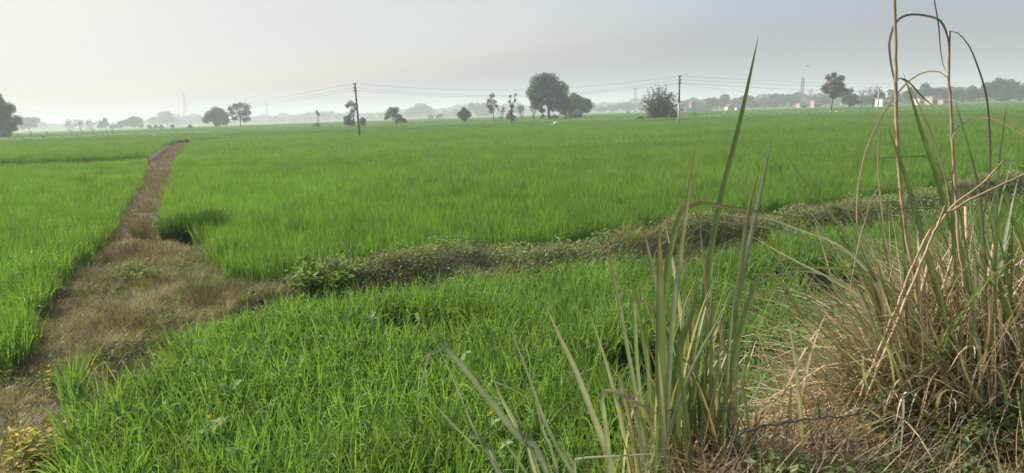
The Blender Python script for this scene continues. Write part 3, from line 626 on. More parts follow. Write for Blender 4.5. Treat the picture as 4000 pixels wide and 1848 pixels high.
for i, nm in enumerate(("top", "middle", "bottom")):
    wire("power_wire", nm + " of the three wires between the leaning pole and the white-footed pole", W1[i], W2[i], (1.25, 1.45, 1.25)[i], .016, OG)
    wire("power_wire", nm + " of the three wires running left from the leaning pole into the haze", W1[i], E0[i], 1.2, .022, OG)
    wire("power_wire", nm + " of the three wires sweeping down from the left edge into the haze", EL[i], E0[i], 3.0, .03, OG)
    wire("power_wire", nm + " of the three wires running right from the white-footed pole", W2[i], ER[i], 2.6, .02, OG)
wire("service_wire", "single lower wire from the white-footed pole to the far concrete pole", W2[2] + [.1, 0, -.1], W3[1], 1.6, .018, OG)
a = Acc(); k = Acc()
def pylon(label, px, base, top, hw, Y, arms=3):
    B = at(px, hor(px), Y); B[2] = 0; H = at(px, top, Y)[2]; b = hw * Y / F; t = b * .2
    root = thing("lattice_pylon", label, "pylon", tuple(B)); leg = Acc(); r = .17 * Y / 900
    def cw(z): return np.interp(z / H, [0, .62, 1], [b, t * 1.3, t])
    zs = np.linspace(0, H, 10)
    for sx, sy in ((-1, -1), (1, -1), (1, 1), (-1, 1)): tube(leg, [(sx * cw(z), sy * cw(z), z) for z in zs], r, 4)
    br = Acc()
    for z0, z1 in zip(zs[:-1], zs[1:]):
        for s in (-1, 1):
            tube(br, [(-cw(z0), s * cw(z0), z0), (cw(z1), s * cw(z1), z1)], r * .55, 3); tube(br, [(cw(z0), s * cw(z0), z0), (-cw(z1), s * cw(z1), z1)], r * .55, 3)
            tube(br, [(s * cw(z0), -cw(z0), z0), (s * cw(z1), cw(z1), z1)], r * .55, 3)
    leg.build("tower_legs", M_STEEL, root); br.build("bracing", M_STEEL, root)
    for i in range(arms):
        z = H * (.97 - .16 * i); ar = Acc(); e = b * 1.15
        for s in (-1, 1):
            tube(ar, [(0, 0, z), (s * e, 0, z + .2)], r * .8, 4); tube(ar, [(0, 0, z + H * .03), (s * e, 0, z + .2)], r * .6, 4)
        ar.build("crossarm", M_STEEL, root)
pylon("tall hazy lattice pylon on the left horizon, the clearer of the two pylons", 730, 452, 363, 11, 1000)
pylon("fainter lattice pylon left of the dry stalks on the horizon", 1046, 470, 392, 9, 1250)
HVG = "high voltage wires on the left"
for i, (ya, yb) in enumerate(((330, 366), (352, 385))):
    wire("high_voltage_wire", ("upper", "lower")[i] + " faint high voltage wire running left from the tall pylon", at(727, yb, 1000.0), at(-420, ya - 40, 420.0), 9.0, .05, HVG)
def mast(label, px, top, Y, hw, taper=.5, kind="phone_mast"):
    B = at(px, hor(px), Y); B[2] = 0; H = at(px, top, Y)[2]; b = hw * Y / F
    root = thing(kind, label, "mast", tuple(B)); fr = Acc(); r = .11 * Y / 400; zs = np.linspace(0, H, 14)
    def cw(z): return b * (1 - (1 - taper) * z / H)
    for k in range(3): tube(fr, [(cw(z) * math.cos(2.094 * k), cw(z) * math.sin(2.094 * k), z) for z in zs], r, 4)
    for j in range(13):
        for k in range(3):
            k2 = (k + 1) % 3; tube(fr, [(cw(zs[j]) * math.cos(2.094 * k), cw(zs[j]) * math.sin(2.094 * k), zs[j]), (cw(zs[j + 1]) * math.cos(2.094 * k2), cw(zs[j + 1]) * math.sin(2.094 * k2), zs[j + 1])], r * .6, 3)
    fr.build("lattice", M_STEEL, root)
    an = Acc()
    for k in range(3): box(an, (b * 1.0 * math.cos(2.094 * k + .5), b * 1.0 * math.sin(2.094 * k + .5), H - .06 * H), (.3, .25, .07 * H), 2.094 * k)
    an.build("antenna", M_CONC, root)
mast("lattice phone mast rising left of the big spiky bush", 2482, 343, 560, 5.5, .8)
mast("thicker left mast of the twin masts on the right horizon", 3129, 297, 430, 4.0, .8)
mast("thinner right mast of the twin masts on the right horizon", 3136, 298, 432, 2.0, .8)
# street lamp by the pump house
B = at(1757, 470, 400.0); B[2] = 0; root = thing("street_lamp", "tall lamp post with two pale lamp arms right of the pump house", "street lamp", tuple(B))
H = at(1757, 442, 400.0)[2]; a = Acc(); tube(a, [(0, 0, 0), (0, 0, H)], [.16, .1], 6); a.build("post", M_CONC, root)
for s in (-1, 1):
    a = Acc(); box(a, (s * .9, 0, H), (1.5, .3, .22)); a.build("lamp_head", M_WHITE, root)
# dry stalks
def stalks():
    Y = 205.0; B = at(1240, 497, Y); B[2] = 0; root = thing("dry_stalks", "two thin tall dry stalks with feathery tips alone in the field", "plant", tuple(B))
    for px, top in ((1237, 430), (1244, 441)):
        T = at(px, top, Y) - B; a = Acc(); tube(a, [(T[0], 0, 0), (T[0] * .9, 0, T[2] * .5), (T[0], 0, T[2])], [.08, .07, .04], 5, (.12, .11, .08)); o = a.build("stalk", M_BARK, root)
        c = Acc(); crownleaves(c, (T[0], 0, T[2] * .88), .42, .3, 60, 'brown', 1.7); c.build("plume", M_LEAF, o)
    c = Acc(); crownleaves(c, (0, 0, .7), 1.3, .3, 300, 'brown', .6); c.build("base_leaves", M_LEAF, root)
stalks()
# ------------------------------------------------------------------ buildings
def house(name, label, px0, px1, top, base, Y, mat, roofmat=M_ROOF, win=2, door=True, cat="house", depth=6.0, extra=None):
    Y = Y * (1.0 if px0 > 3300 else 1.12); A = at(px0, base, Y); Bq = at(px1, base, Y); W_ = Bq[0] - A[0]; H = at((px0 + px1) / 2, top, Y)[2]
    loc = np.array([(A[0] + Bq[0]) / 2, Y, 0]); root = thing(name, label, cat, tuple(loc)); rz = 0
    a = Acc(); box(a, (0, depth / 2, H / 2 - .1), (W_, depth, H - .2)); a.build("wall", mat, root, smooth=False)
    a = Acc(); box(a, (0, depth / 2, H + .0), (W_ + .5, depth + .5, .2))
    for c, s in (((0, -.1, H + .25), (W_ + .3, .15, .3)), ((0, depth + .1, H + .25), (W_ + .3, .15, .3))): box(a, c, s)
    a.build("roof", roofmat, root, smooth=False)
    xs = np.linspace(-W_ / 2, W_ / 2, win + (3 if door else 2))[1:-1]
    for i, xx in enumerate(xs):
        if door and i == len(xs) // 2:
            a = Acc(); box(a, (xx, -.03, 1.05), (min(1.1, W_ * .2), .1, 2.1)); a.build("door", M_DARK, root, smooth=False)
        else:
            a = Acc(); box(a, (xx, -.03, min(1.7, H * .55)), (min(1.1, W_ * .16), .1, min(1.2, H * .35))); a.build("window", M_DARK, root, smooth=False)
    if extra: extra(root, W_, H, depth)
    return root
house("pump_house", "small white pump house with a flat roof below the great dome tree", 1672, 1690, 452, 470, 410, M_WHITE, win=1, door=False, cat="pump house", extra=lambda r, W_, H, d: (lambda a: (box(a, (W_ / 2 + 3.6, 1.6, H - .35), (7.2, 3.2, .25)), [box(a, (W_ / 2 + x_, .2, H / 2 - .3), (.2, .2, H - .5)) for x_ in (2.4, 4.8, 7.0)], a.build("porch", M_ROOF, r, smooth=False)))(Acc()))
house("compound_house", "white compound building half hidden behind the spiky bush and the pole", 2612, 2680, 410, 437, 330, M_WHITE, win=2)
def long_wall(name, label, px0, px1, top, Y, mat):
    A = at(px0, hor(px0), Y); Bq = at(px1, hor(px1), Y); H = at((px0 + px1) / 2, top, Y)[2]; root = thing(name, label, "wall", ((A[0] + Bq[0]) / 2, Y, 0))
    a = Acc(); box(a, (0, 0, H / 2), (Bq[0] - A[0], .3, H)); a.build("wall_panel", mat, root, smooth=False)
    a = Acc(); box(a, (0, 0, H + .06), (Bq[0] - A[0] + .2, .45, .12)); a.build("coping", M_ROOF, root, smooth=False)
long_wall("boundary_wall", "long pale boundary wall right of the white-footed pole", 2682, 2780, 422, 325, M_CONC)
house("brick_house", "small red brick house above the pale boundary wall", 2701, 2717, 400, 430, 350, M_BRICK, win=1, door=False)
house("village_house", "small brown house of the pair right of the tall green blade", 2850, 2872, 408, 428, 380, M_BRICK, win=1)
house("village_house", "small white house of the pair right of the tall green blade", 2842, 2850, 416, 428, 360, M_WHITE, win=1, door=False)
house("village_house", "low pale house in front of the hazy low tree", 2878, 2896, 418, 428, 375, M_CONC, win=1)
house("pink_house", "pale pink house left of the two-stemmed tree", 3180, 3206, 392, 417, 370, M_PINK, win=2)
house("village_house", "low brownish pink house under the twin masts", 3124, 3152, 403, 419, 385, M_PINK, win=1)
def dish(root, W_, H, d):
    a = Acc(); box(a, (W_ * .2, 2, H + 1.3), (1.5, 1.5, 2.2)); a.build("roof_tower", M_WHITE, root, smooth=False)
    a = Acc(); t = np.linspace(0, math.pi, 9); tube(a, [(math.cos(x_) * 1.6 + .6, -.25, math.sin(x_) * 1.3 + .3) for x_ in t], .28, 6); a.build("arch", M_WHITE, root)
    a = Acc(); box(a, (.6, -.06, .75), (2.6, .12, 1.5)); a.build("gateway", M_DARK, root, smooth=False)
house("white_house", "bright white house with roof tower and arched gateway by the concrete pole", 3447, 3492, 384, 404, 290, M_WHITE, win=2, door=False, extra=dish)
house("pink_house", "long salmon pink house left of the second dry cane", 3642, 3678, 377, 399, 330, M_PINK, win=2)
house("pink_house", "low salmon pink outbuilding right beside the second dry cane", 3684, 3704, 389, 399, 325, M_PINK, win=1, door=False)
house("white_hut", "tiny white hut under the tall peaked hazy tree", 3592, 3610, 384, 401, 345, M_WHITE, win=1)
# thatched shed
B = at(2250, 466, 208.0); B[2] = 0; root = thing("thatched_shed", "dark low thatched shed under the trees right of the tallest tree", "shed", tuple(B))
a = Acc(); box(a, (0, 1.5, .9), (3.6, 3, 1.8)); a.build("wall", M_THATCH, root, smooth=False)
a = Acc(); a.add([(-2.2, -.5, 1.7), (2.2, -.5, 1.7), (2.2, 3.5, 1.7), (-2.2, 3.5, 1.7), (-1.9, 1.5, 2.8), (1.9, 1.5, 2.8)], q=[[0, 1, 5, 4], [2, 3, 4, 5], [0, 3, 2, 1]], t=[[1, 2, 5], [3, 0, 4]]); a.build("roof", M_THATCH, root, smooth=False)
for xx in (-1.2, .2, 1.4):
    a = Acc(); tube(a, [(xx, -.35, 0), (xx, -.35, 1.7)], .06, 5); a.build("post", M_POLE, root)
# trough by the two-stemmed tree
B = at(3283, 433, 165.0); B[2] = 0; root = thing("water_trough", "low white trough with dark openings under the two-stemmed tree", "trough", tuple(B))
a = Acc(); box(a, (0, 0, .62), (1.9, .8, .16)); a.build("slab", M_WHITE, root, smooth=False)
for xx in (-.85, 0, .85):
    a = Acc(); box(a, (xx, 0, .27), (.22, .7, .54)); a.build("pier", M_WHITE, root, smooth=False)
a = Acc(); box(a, (0, .2, .25), (1.4, .2, .5)); a.build("back_panel", M_DARK, root, smooth=False)
# posts
FG = "old fence posts on the left"
for k, (px, top, base, lab) in enumerate(((72, 519, 528, "far left short fence post near the edge tree"), (123, 511, 523, "second fence post from the left, stubby"), (186, 513, 528, "thick fence post right of the small dead branch"), (281, 507, 517, "thin fence post below the leftmost bare bushy tree"), (319, 506, 517, "fence post below the middle bare bushy tree"), (366, 504, 517, "fence post left of the palm-like tree"), (415, 506, 518, "thin fence post below the palm-like tree"), (441, 506, 518, "thickest fence post, right of the palm-like tree"))):
    Y = 190.0; B = at(px, base, Y); B[2] = 0; H = at(px, top, Y)[2]; a = Acc(); r = .13 if k in (2, 7) else .09
    ln = rng.normal(0, .05); tube(a, [(0, 0, -.2), (ln, 0, H * .6), (ln * 2, 0, H)], [r, r * .9, r * .8], 6, (.12, .10, .08)); o = a.build("fence_post", M_BARK); o.location = B; tag(o, lab, "post", FG)
baretree("dead_branch", "small dead forked branch sticking up between the left fence posts", 166, 532, 520, 8, "branch", Y=150, depth=2, stem=.1)
MG = "white marker posts across the fields"
for px, top, base, Y, lab in ((1955, 471, 478, 210, "white marker post left of the ivy-covered dead tree"), (1651, 472, 479, 240, "white marker post, left one below the great dome tree"), (1731, 469, 478, 240, "white marker post below the little tree by the pump house"), (2503, 449, 460, 190, "white marker post left beside the spiky bush"), (2461, 424, 440, 400, "tall thin white post far behind, left of the spiky bush"), (3048, 438, 447, 170, "white marker post left of the twin masts"), (3242, 430, 439, 150, "white marker post at the foot of the two-stemmed tree"), (3862, 407, 421, 150, "white marker post near the right edge"), (2829, 438, 444, 190, "tiny white marker post below the peaked hazy tree")):
    B = at(px, base, Y); B[2] = 0; H = max(at(px, top, Y)[2], .7); a = Acc(); tube(a, [(0, 0, -.1), (0, 0, H * .9), (0, 0, H)], [.12, .11, .06], 7); o = a.build("marker_post", M_WHITE); o.location = B; tag(o, lab, "post", MG)
# white sack lying on the wheat
B = at(2165, 489, 118.0); B[2] = .45; root = thing("white_sack", "crumpled white sack lying on the wheat below the tallest tree", "sack", tuple(B))
a = Acc(); P = smoothpath([(-.1, 0, .05), (.15, 0, .2), (.35, 0, .22), (.5, 0, .1)], 8); tube(a, P, [.08, .18, .24, .27, .26, .25, .2, .08], 8); a.build("filled_part", M_SACK, root)
a = Acc(); P = smoothpath([(-.6, -.02, .0), (-.35, 0, .03), (-.1, 0, .08), (.1, 0, .1)], 6); tube(a, P, [.06, .07, .07, .08, .1, .1], 6); a.build("flat_part", M_SACK, root)
# bird
B = at(3155, 259, 90.0); a = Acc(); tube(a, [(-.14, 0, 0), (-.05, 0, .01), (.06, 0, .01), (.13, 0, .0), (.17, 0, 0)], [.01, .035, .045, .03, .008], 7); root = thing("bird", "small dark bird flying alone in the sky right of the tall green blade", "bird", tuple(B)); a.build("body", M_BIRD, root)
for s in (-1, 1):
    a = Acc(); v = np.array([(.06, 0, .02), (.0, s * .16, .09), (-.05, s * .30, .07), (-.09, s * .15, .07), (-.06, 0, .02)]); v2 = v - [0, 0, .008]
    a.add(np.concatenate([v, v2]), t=[[0, 1, 3], [0, 3, 4], [1, 2, 3], [5, 8, 6], [5, 9, 8], [6, 8, 7]], q=[[0, 5, 6, 1], [1, 6, 7, 2], [2, 7, 8, 3], [3, 8, 9, 4]]); o = a.build("wing", M_BIRD, root)
root.rotation_euler = (0.3, .2, .5)
# ------------------------------------------------------------------ foreground reeds, traced blade by blade and stood on the embankment
def ground_end(P, dz=-.05):
    """carry the lowest point of a stem straight on down into the ground"""
    e = P[-1].copy(); d = P[-1] - P[-2]; d = d / (abs(d[2]) + 1e-6); d[:2] = np.clip(d[:2], -.6, .6)
    g = float(gh(e[0], e[1])); hgt = e[2] - g
    if hgt > .02: P = np.concatenate([P, [e + np.array([d[0] * hgt * .6, d[1] * hgt * .6, -hgt + dz])]])
    return P
def blade_mesh(pts, Y, wpx, col, ctip=None, n=22, fold=.35, twist=0.0, root=True, dy=0.0, prof=None, taper0=.75):
    """traced blade, tip first; returns an Acc. dy: the tip stands that much nearer (-) or farther (+) than the foot"""
    m = len(pts); P = np.array([at(x, y, Y + dy * (1 - i / max(m - 1, 1))) for i, (x, y) in enumerate(pts)])
    if root: P = ground_end(P)
    P = smoothpath(P, n)[::-1]
    t = np.linspace(0, 1, n); T = norm(np.gradient(P, axis=0))
    V = norm(CAM + np.array([.25, -.1, .4]) - P); Sd = norm(np.cross(T, V))
    if twist:
        a = twist * (t - .3)[:, None]; N = np.cross(T, Sd); Sd = Sd * np.cos(a) + N * np.sin(a)
    hw = wpx * .45 * Y / F
    pr = np.interp(t, [0, .2, .55, .8, .93, 1], prof or [taper0, 1, 1, .75, .42, .03])
    acc = Acc(); c = np.array(col) * rng.uniform(.88, 1.12)
    ribbons(acc, P[None], Sd[None], (hw * pr)[None], c[None], fold, None if ctip is None else np.array(ctip)[None])
    return acc
G1 = (.17, .225, .085); G2 = (.14, .20, .06); G3 = (.26, .31, .19); G4 = (.12, .165, .06); TAN = (.34, .25, .14); PALE = (.40, .39, .26); BRN = (.2, .14, .08)
def clump(name, label, px, Y, cat="reed clump"):
    g = at(px, 1848, Y); return thing(name, label, cat, (g[0], Y, float(gh(g[0], Y))))
def fin(acc, root, name="leaf", mat=None): return acc.build(name, mat or M_REED, root, off=tuple(root.location))
C1 = clump("reed_clump", "tall green reed clump with upright sword-like leaves, centre right foreground", 2660, 2.35)
BL = [([(2718, 559), (2697, 718), (2670, 912), (2635, 1200), (2612, 1500), (2602, 1840)], 24, G3, .0),
 ([(2963, 140), (2925, 320), (2885, 500), (2817, 765), (2788, 912), (2747, 1200), (2715, 1500), (2690, 1845)], 27, G2, .12),
 ([(3014, 538), (2964, 782), (2923, 970), (2876, 1200), (2850, 1477), (2834, 1845)], 26, G3, .05),
 ([(2962, 682), (2923, 829), (2896, 1029), (2868, 1250), (2850, 1500), (2825, 1845)], 28, G1, .0),
 ([(3111, 847), (2964, 829), (2817, 806), (2735, 792), (2694, 794), (2655, 829), (2635, 912), (2606, 1059), (2590, 1300), (2585, 1845)], 26, G1, -.05),
 ([(2503, 841), (2529, 959), (2559, 1088), (2590, 1300), (2605, 1500), (2622, 1845)], 22, G3, .05),
 ([(2576, 888), (2579, 1029), (2581, 1200), (2583, 1500), (2584, 1845)], 44, G1, .0),
 ([(2362, 914), (2394, 1070), (2423, 1200), (2445, 1330), (2472, 1470), (2514, 1728), (2530, 1845)], 19, G3, .05),
 ([(3148, 1263), (3095, 1170), (3035, 1088), (3000, 1064), (2978, 1062), (2955, 1105), (2903, 1257), (2853, 1446), (2822, 1845)], 32, G1, .0),
 ([(2727, 1106), (2700, 1230), (2665, 1320), (2645, 1477), (2646, 1666), (2648, 1845)], 36, G2, -.05),
 ([(2784, 1138), (2778, 1414), (2784, 1790), (2786, 1845)], 18, G1, .05),
 ([(2526, 1270), (2529, 1400), (2540, 1600), (2556, 1845)], 17, G3, .05),
 ([(2870, 1100), (2800, 1260), (2740, 1364), (2677, 1502), (2610, 1700), (2560, 1845)], 16, G3, -.1),
 ([(2658, 1263), (2564, 1207), (2510, 1178), (2478, 1172), (2482, 1240), (2489, 1414), (2507, 1603), (2520, 1845)], 18, G3, -.05),
 ([(2600, 1636), (2472, 1565), (2400, 1528), (2360, 1522), (2352, 1560), (2365, 1650), (2384, 1845)], 26, G3, -.1),
 ([(2705, 1120), (2690, 1300), (2700, 1500), (2720, 1845)], 20, G1, .1),
 ([(2640, 1160), (2620, 1330), (2625, 1500), (2640, 1845)], 20, G4, .1),
 ([(2560, 1290), (2575, 1500), (2595, 1845)], 15, G3, .12), ([(2830, 1230), (2800, 1450), (2760, 1845)], 15, G3, .1),
 ([(2905, 1180), (2880, 1420), (2850, 1845)], 18, PALE, .08), ([(2690, 1062), (2668, 1250), (2655, 1500), (2650, 1845)], 14, PALE, .14),
 ([(2765, 1300), (2750, 1550), (2735, 1845)], 16, G1, .15), ([(2455, 1500), (2490, 1660), (2520, 1845)], 12, PALE, .1)]
for pts, wd, c, dy in BL:
    a = blade_mesh(pts, 2.35 + rng.uniform(-.12, .16), wd, c, (.22, .13, .08) if rng.random() < .6 else None, dy=dy, twist=rng.uniform(-.5, .5)); fin(a, C1)
def randblades(acc, n, X, Yc, Lr, wr, th, dr, cols, azf, k=9, fold=.3, pw=1.7):
    B = np.stack([X, Yc, gh(X, Yc) - .02], -1)
    L = rng.uniform(*Lr, n); grass(acc, B, L, rng.uniform(*wr, n), azf(n), rng.uniform(*th, n), rng.uniform(*dr, n), cols, k, pw, fold, wob=.9)
a = Acc(); n = 110; X = at(2680, 1848, 2.4)[0] + rng.normal(0, .13, n); Yc = 2.42 + rng.normal(0, .10, n)
randblades(a, n, X, Yc, (.15, .62), (.003, .009), (.0, .3), (.1, .9), dry_cols(n, [G1, G3, PALE, TAN, TAN, G4]), lambda m: rng.random(m) * 6.283); fin(a, C1, "undergrowth_leaves")
for i in range(30):
    a = Acc(); X = np.array([at(2680, 1848, 2.4)[0] + rng.normal(0, .13)]); Yc = np.array([2.42 + rng.normal(0, .10)])
    randblades(a, 1, X, Yc, (.45, .95), (.006, .013), (.0, .22), (.05, .5), np.array([(G1, G2, G3, G3, PALE, TAN)[rng.integers(0, 6)]]), lambda m: rng.random(m) * 6.283, 12, .35); fin(a, C1)
a = Acc()
for i in range(26):
    xx = at(2680, 1848, 2.4)[0] + rng.normal(0, .14); yy = 2.38 + rng.normal(0, .08); g = float(gh(xx, yy)); hh = rng.uniform(.04, .16); d = rng.normal(0, .03, 2)
    a = Acc(); tube(a, [(xx, yy, g - .03), (xx + d[0], yy + d[1], g + hh)], [.008, .007], 7, np.array((.40, .27, .13)) * rng.uniform(.7, 1.1)); fin(a, C1, "cut_stem", M_CANE)

C2 = clump("reed_clump", "low grey green reed tuft leaning left, at the bottom centre of the view", 2130, 2.2)
BL = [([(1633, 1570), (1648, 1490), (1662, 1420), (1680, 1362), (1710, 1346), (1763, 1374), (1829, 1461), (1927, 1581), (2036, 1717), (2145, 1845)], 36, G3, .0),
 ([(1684, 1293), (1736, 1407), (1791, 1527), (1845, 1663), (1905, 1772), (1955, 1845)], 15, G3, .0), ([(1641, 1516), (1763, 1652), (1872, 1761), (1945, 1845)], 19, G3, -.05),
 ([(1973, 1225), (2014, 1336), (2074, 1494), (2123, 1636), (2199, 1788), (2235, 1845)], 21, G3, .05), ([(2134, 1200), (2188, 1320), (2243, 1434), (2297, 1570), (2363, 1745), (2395, 1845)], 30, PALE, .05),
 ([(1897, 1407), (1949, 1532), (2010, 1640), (2060, 1740), (2105, 1845)], 18, G3, .0), ([(2079, 1562), (2010, 1525), (1950, 1498), (1919, 1489), (1950, 1540), (2020, 1680), (2090, 1845)], 17, PALE, -.05),
 ([(2060, 1682), (2040, 1760), (2018, 1845)], 20, G3, -.1), ([(2090, 1560), (2123, 1690), (2177, 1845)], 21, G3, .0), ([(1872, 1712), (1885, 1690), (1910, 1679), (1954, 1707), (2025, 1799), (2055, 1845)], 22, G1, -.05),
 ([(2600, 1768), (2440, 1780), (2248, 1794), (2245, 1845)], 14, PALE, -.05), ([(2010, 1600), (2060, 1700), (2130, 1845)], 22, G1, .05), ([(1990, 1560), (2035, 1690), (2075, 1845)], 14, G4, .1), ([(2185, 1690), (2210, 1770), (2250, 1845)], 15, G3, .0), ([(2247, 1730), (2275, 1790), (2300, 1845)], 12, BRN, .0)]
for pts, wd, c, dy in BL:
    a = blade_mesh(pts, 2.2 + rng.uniform(-.1, .12), wd, c, None, dy=dy, twist=rng.uniform(-.5, .5)); fin(a, C2)

# ------ tall dry canes with their own dead leaves
def caneobj(label, pts, Y, wpx, leaves, rootit=True, cat="dry cane", name="dry_cane"):
    P = np.array([at(x, y, Y) for x, y in pts])
    if rootit: P = ground_end(P)
    P = smoothpath(P, 120)[::3]; P = P + rng.normal(0, .0012, P.shape); e = P[-1]
    root = thing(name, label, cat, tuple(e))
    t = np.linspace(0, 1, 40); r = wpx * .5 * Y / F * np.interp(t, [0, .5, 1], [.62, .9, 1.15])
    for f in np.arange(.08, 1, .145): r = r * (1 + .16 * np.exp(-((t - f) / .012) ** 2))
    a = Acc(); c = np.array((.45, .315, .17)) * np.interp(t, [0, .25, 1], [.8, .95, 1.05])[:, None]
    for f in np.arange(.08, 1, .145): c = c * (1 - .55 * np.exp(-((t - f - .012) / .010) ** 2))[:, None]; c = np.where(((t > f) & (t < f + .05))[:, None], c * .6 + np.array((.36, .33, .2)) * .4, c)
    tube(a, P, r, 10, np.concatenate([np.repeat(c, 10, 0), c[:1], c[-1:]])); fin(a, root, "stem", M_CANE)
    for p2, wd, c, n in leaves:
        b = blade_mesh(p2, Y - .01, wd * .66, c, None, n=30, root=False, twist=1.2, fold=.45, prof=[.5, .9, 1, .8, .5, .05]); fin(b, root)
    return root
DK = (.11, .095, .08); DL = (.34, .28, .19)
caneobj("left one of the two tall dry canes, running off the top of the view", [(3493, -120), (3495, 0), (3499, 227), (3503, 454), (3514, 681), (3537, 900), (3556, 1000), (3578, 1110), (3596, 1300)], 2.75, 16.5,
 [([(3454, 905), (3434, 719), (3430, 605), (3439, 522), (3461, 488), (3484, 484), (3497, 516), (3500, 545)], 11, DL, 1), ([(3312, 1188), (3330, 1070), (3359, 929), (3371, 893), (3408, 772), (3454, 719), (3484, 711), (3514, 741), (3521, 770)], 12, DL, 1),
  ([(3712, 860), (3696, 719), (3666, 605), (3628, 492), (3582, 393), (3552, 340), (3529, 310), (3507, 306), (3503, 320)], 13, DL, 1), ([(3650, 420), (3600, 375), (3560, 330), (3535, 310), (3507, 304)], 10, DK, 1)])
caneobj("right one of the two tall dry canes, with drooping dead leaves at its tip", [(3711, 118), (3708, 200), (3707, 303), (3719, 529), (3730, 681), (3741, 894), (3752, 1000), (3765, 1129), (3782, 1300)], 2.8, 14,
 [([(3500, 420), (3495, 333), (3480, 250), (3473, 174), (3484, 121), (3503, 83), (3537, 60), (3590, 57), (3658, 72), (3685, 98), (3703, 151), (3708, 210)], 15, DK, 1),
  ([(3812, 1035), (3823, 941), (3859, 747), (3868, 605), (3862, 454), (3851, 363), (3824, 272), (3787, 181), (3741, 128), (3711, 119), (3707, 160)], 11, DK, 1), ([(3703, 287), (3685, 257), (3673, 189), (3666, 98), (3650, 0), (3640, -60)], 8, DK, 1),
  ([(3470, 1164), (3412, 1059), (3359, 929), (3346, 850), (3352, 734), (3378, 605), (3424, 492), (3469, 416), (3514, 355), (3560, 310), (3605, 284), (3650, 278), (3685, 287), (3707, 312), (3710, 340)], 12, DL, 1),
  ([(4060, 575), (4000, 533), (3908, 477), (3847, 458), (3794, 461), (3745, 492), (3722, 532), (3720, 570)], 13, DL, 1), ([(3500, 1130), (3470, 982), (3447, 853), (3429, 640)], 11, DL, 1)])
caneobj("upper broken cane slanting up to the right across the second tall cane", [(3923, 628), (3832, 719), (3726, 802), (3650, 900), (3594, 976)], 2.6, 11, [([(4040, 670), (4000, 650), (3950, 632), (3923, 628), (3900, 645)], 10, DL, 1)], True, "broken cane", "broken_cane")
caneobj("lower broken cane slanting off the right edge of the view", [(4060, 668), (4000, 684), (3855, 749), (3703, 830), (3660, 880)], 2.55, 12, [], True, "broken cane", "broken_cane")

# ------ big straw clump at the right, with its green leaves
C3 = clump("straw_clump", "large tangled clump of dry straw with green leaves in the right foreground", 3560, 2.85)
PAL_ST = [(.58, .46, .29), (.52, .40, .24), (.42, .32, .19), (.29, .21, .125), (.58, .51, .36), (.32, .31, .15)]
def azl(c, s): return lambda m: rng.normal(c, s, m)
a = Acc(); n = 2000; X = rng.uniform(1.42, 2.7, n); Yc = 2.9 + np.clip(rng.normal(0, .17, n), -.25, .5) + .15 * (X - 1.6)
randblades(a, n, X, Yc, (.2, 1.0), (.0014, .005), (.05, 1.0), (.1, 1.9), dry_cols(n, PAL_ST), azl(math.pi - .3, 1.05), 9, .2, 1.5); fin(a, C3, "fallen_straw", M_DRY)
PAL_OLD = PAL_ST + [(.47, .44, .37), (.38, .35, .29), (.24, .17, .11), (.34, .25, .15)]
a = Acc(); n = 3800; u = norm(rng.normal(size=(n, 3))); rad = rng.random(n) ** .38; u[:, 2] = np.abs(u[:, 2])
X = 1.98 + u[:, 0] * rad * .92; Yc = 2.98 + u[:, 1] * rad * .36; Z = gh(X, Yc) * .25 + 1.1 * .75 - .02 + u[:, 2] * rad * .50
left = rng.random(n) < .62; az = np.where(left, rng.normal(math.pi, .75, n), rng.normal(0, .9, n))
grass(a, np.stack([X, Yc, Z], -1), rng.uniform(.12, .52, n), rng.uniform(.0014, .0046, n), az, rng.uniform(.5, 1.75, n), rng.uniform(-.3, .9, n), dry_cols(n, PAL_OLD), 7, 1.3, .2, wob=1.2, twist=1.2); fin(a, C3, "matted_straw", M_DRY)
a = Acc(); n = 1500; X = rng.uniform(1.6, 2.8, n); Yc = 2.9 + rng.normal(0, .2, n)
randblades(a, n, X, Yc, (.3, .85), (.0013, .004), (.0, .5), (.1, .9), dry_cols(n, PAL_ST + [(.4, .28, .14)]), azl(2.4, 1.6), 7, .2); fin(a, C3, "upright_straw", M_DRY)
a = Acc(); n = 300; X = rng.uniform(1.5, 2.8, n); Yc = 2.9 + rng.normal(0, .2, n)
randblades(a, n, X, Yc, (.5, 1.15), (.004, .0095), (.05, .5), (.1, 1.0), dry_cols(n, [G1, G2, G3, G4, PALE, G1]), azl(2.9, 1.1), 11, .35); fin(a, C3, "green_leaves")
a = Acc(); n = 130; X = rng.uniform(1.4, 2.0, n); Yc = 2.78 + rng.normal(0, .15, n)
randblades(a, n, X, Yc, (.6, 1.0), (.004, .008), (.45, .9), (.1, .7), dry_cols(n, [G3, PALE, G1, (.28, .24, .15)]), azl(3.1, .5), 11, .35); fin(a, C3, "drooping_leaves")
a = Acc(); n = 130; X = rng.uniform(1.75, 2.7, n); Yc = 3.0 + rng.normal(0, .18, n)
randblades(a, n, X, Yc, (.5, 1.0), (.004, .009), (.0, .3), (.05, .6), dry_cols(n, [G1, G2, G4, G3, TAN]), azl(1.5, 1.5), 10, .35); fin(a, C3, "green_leaves")
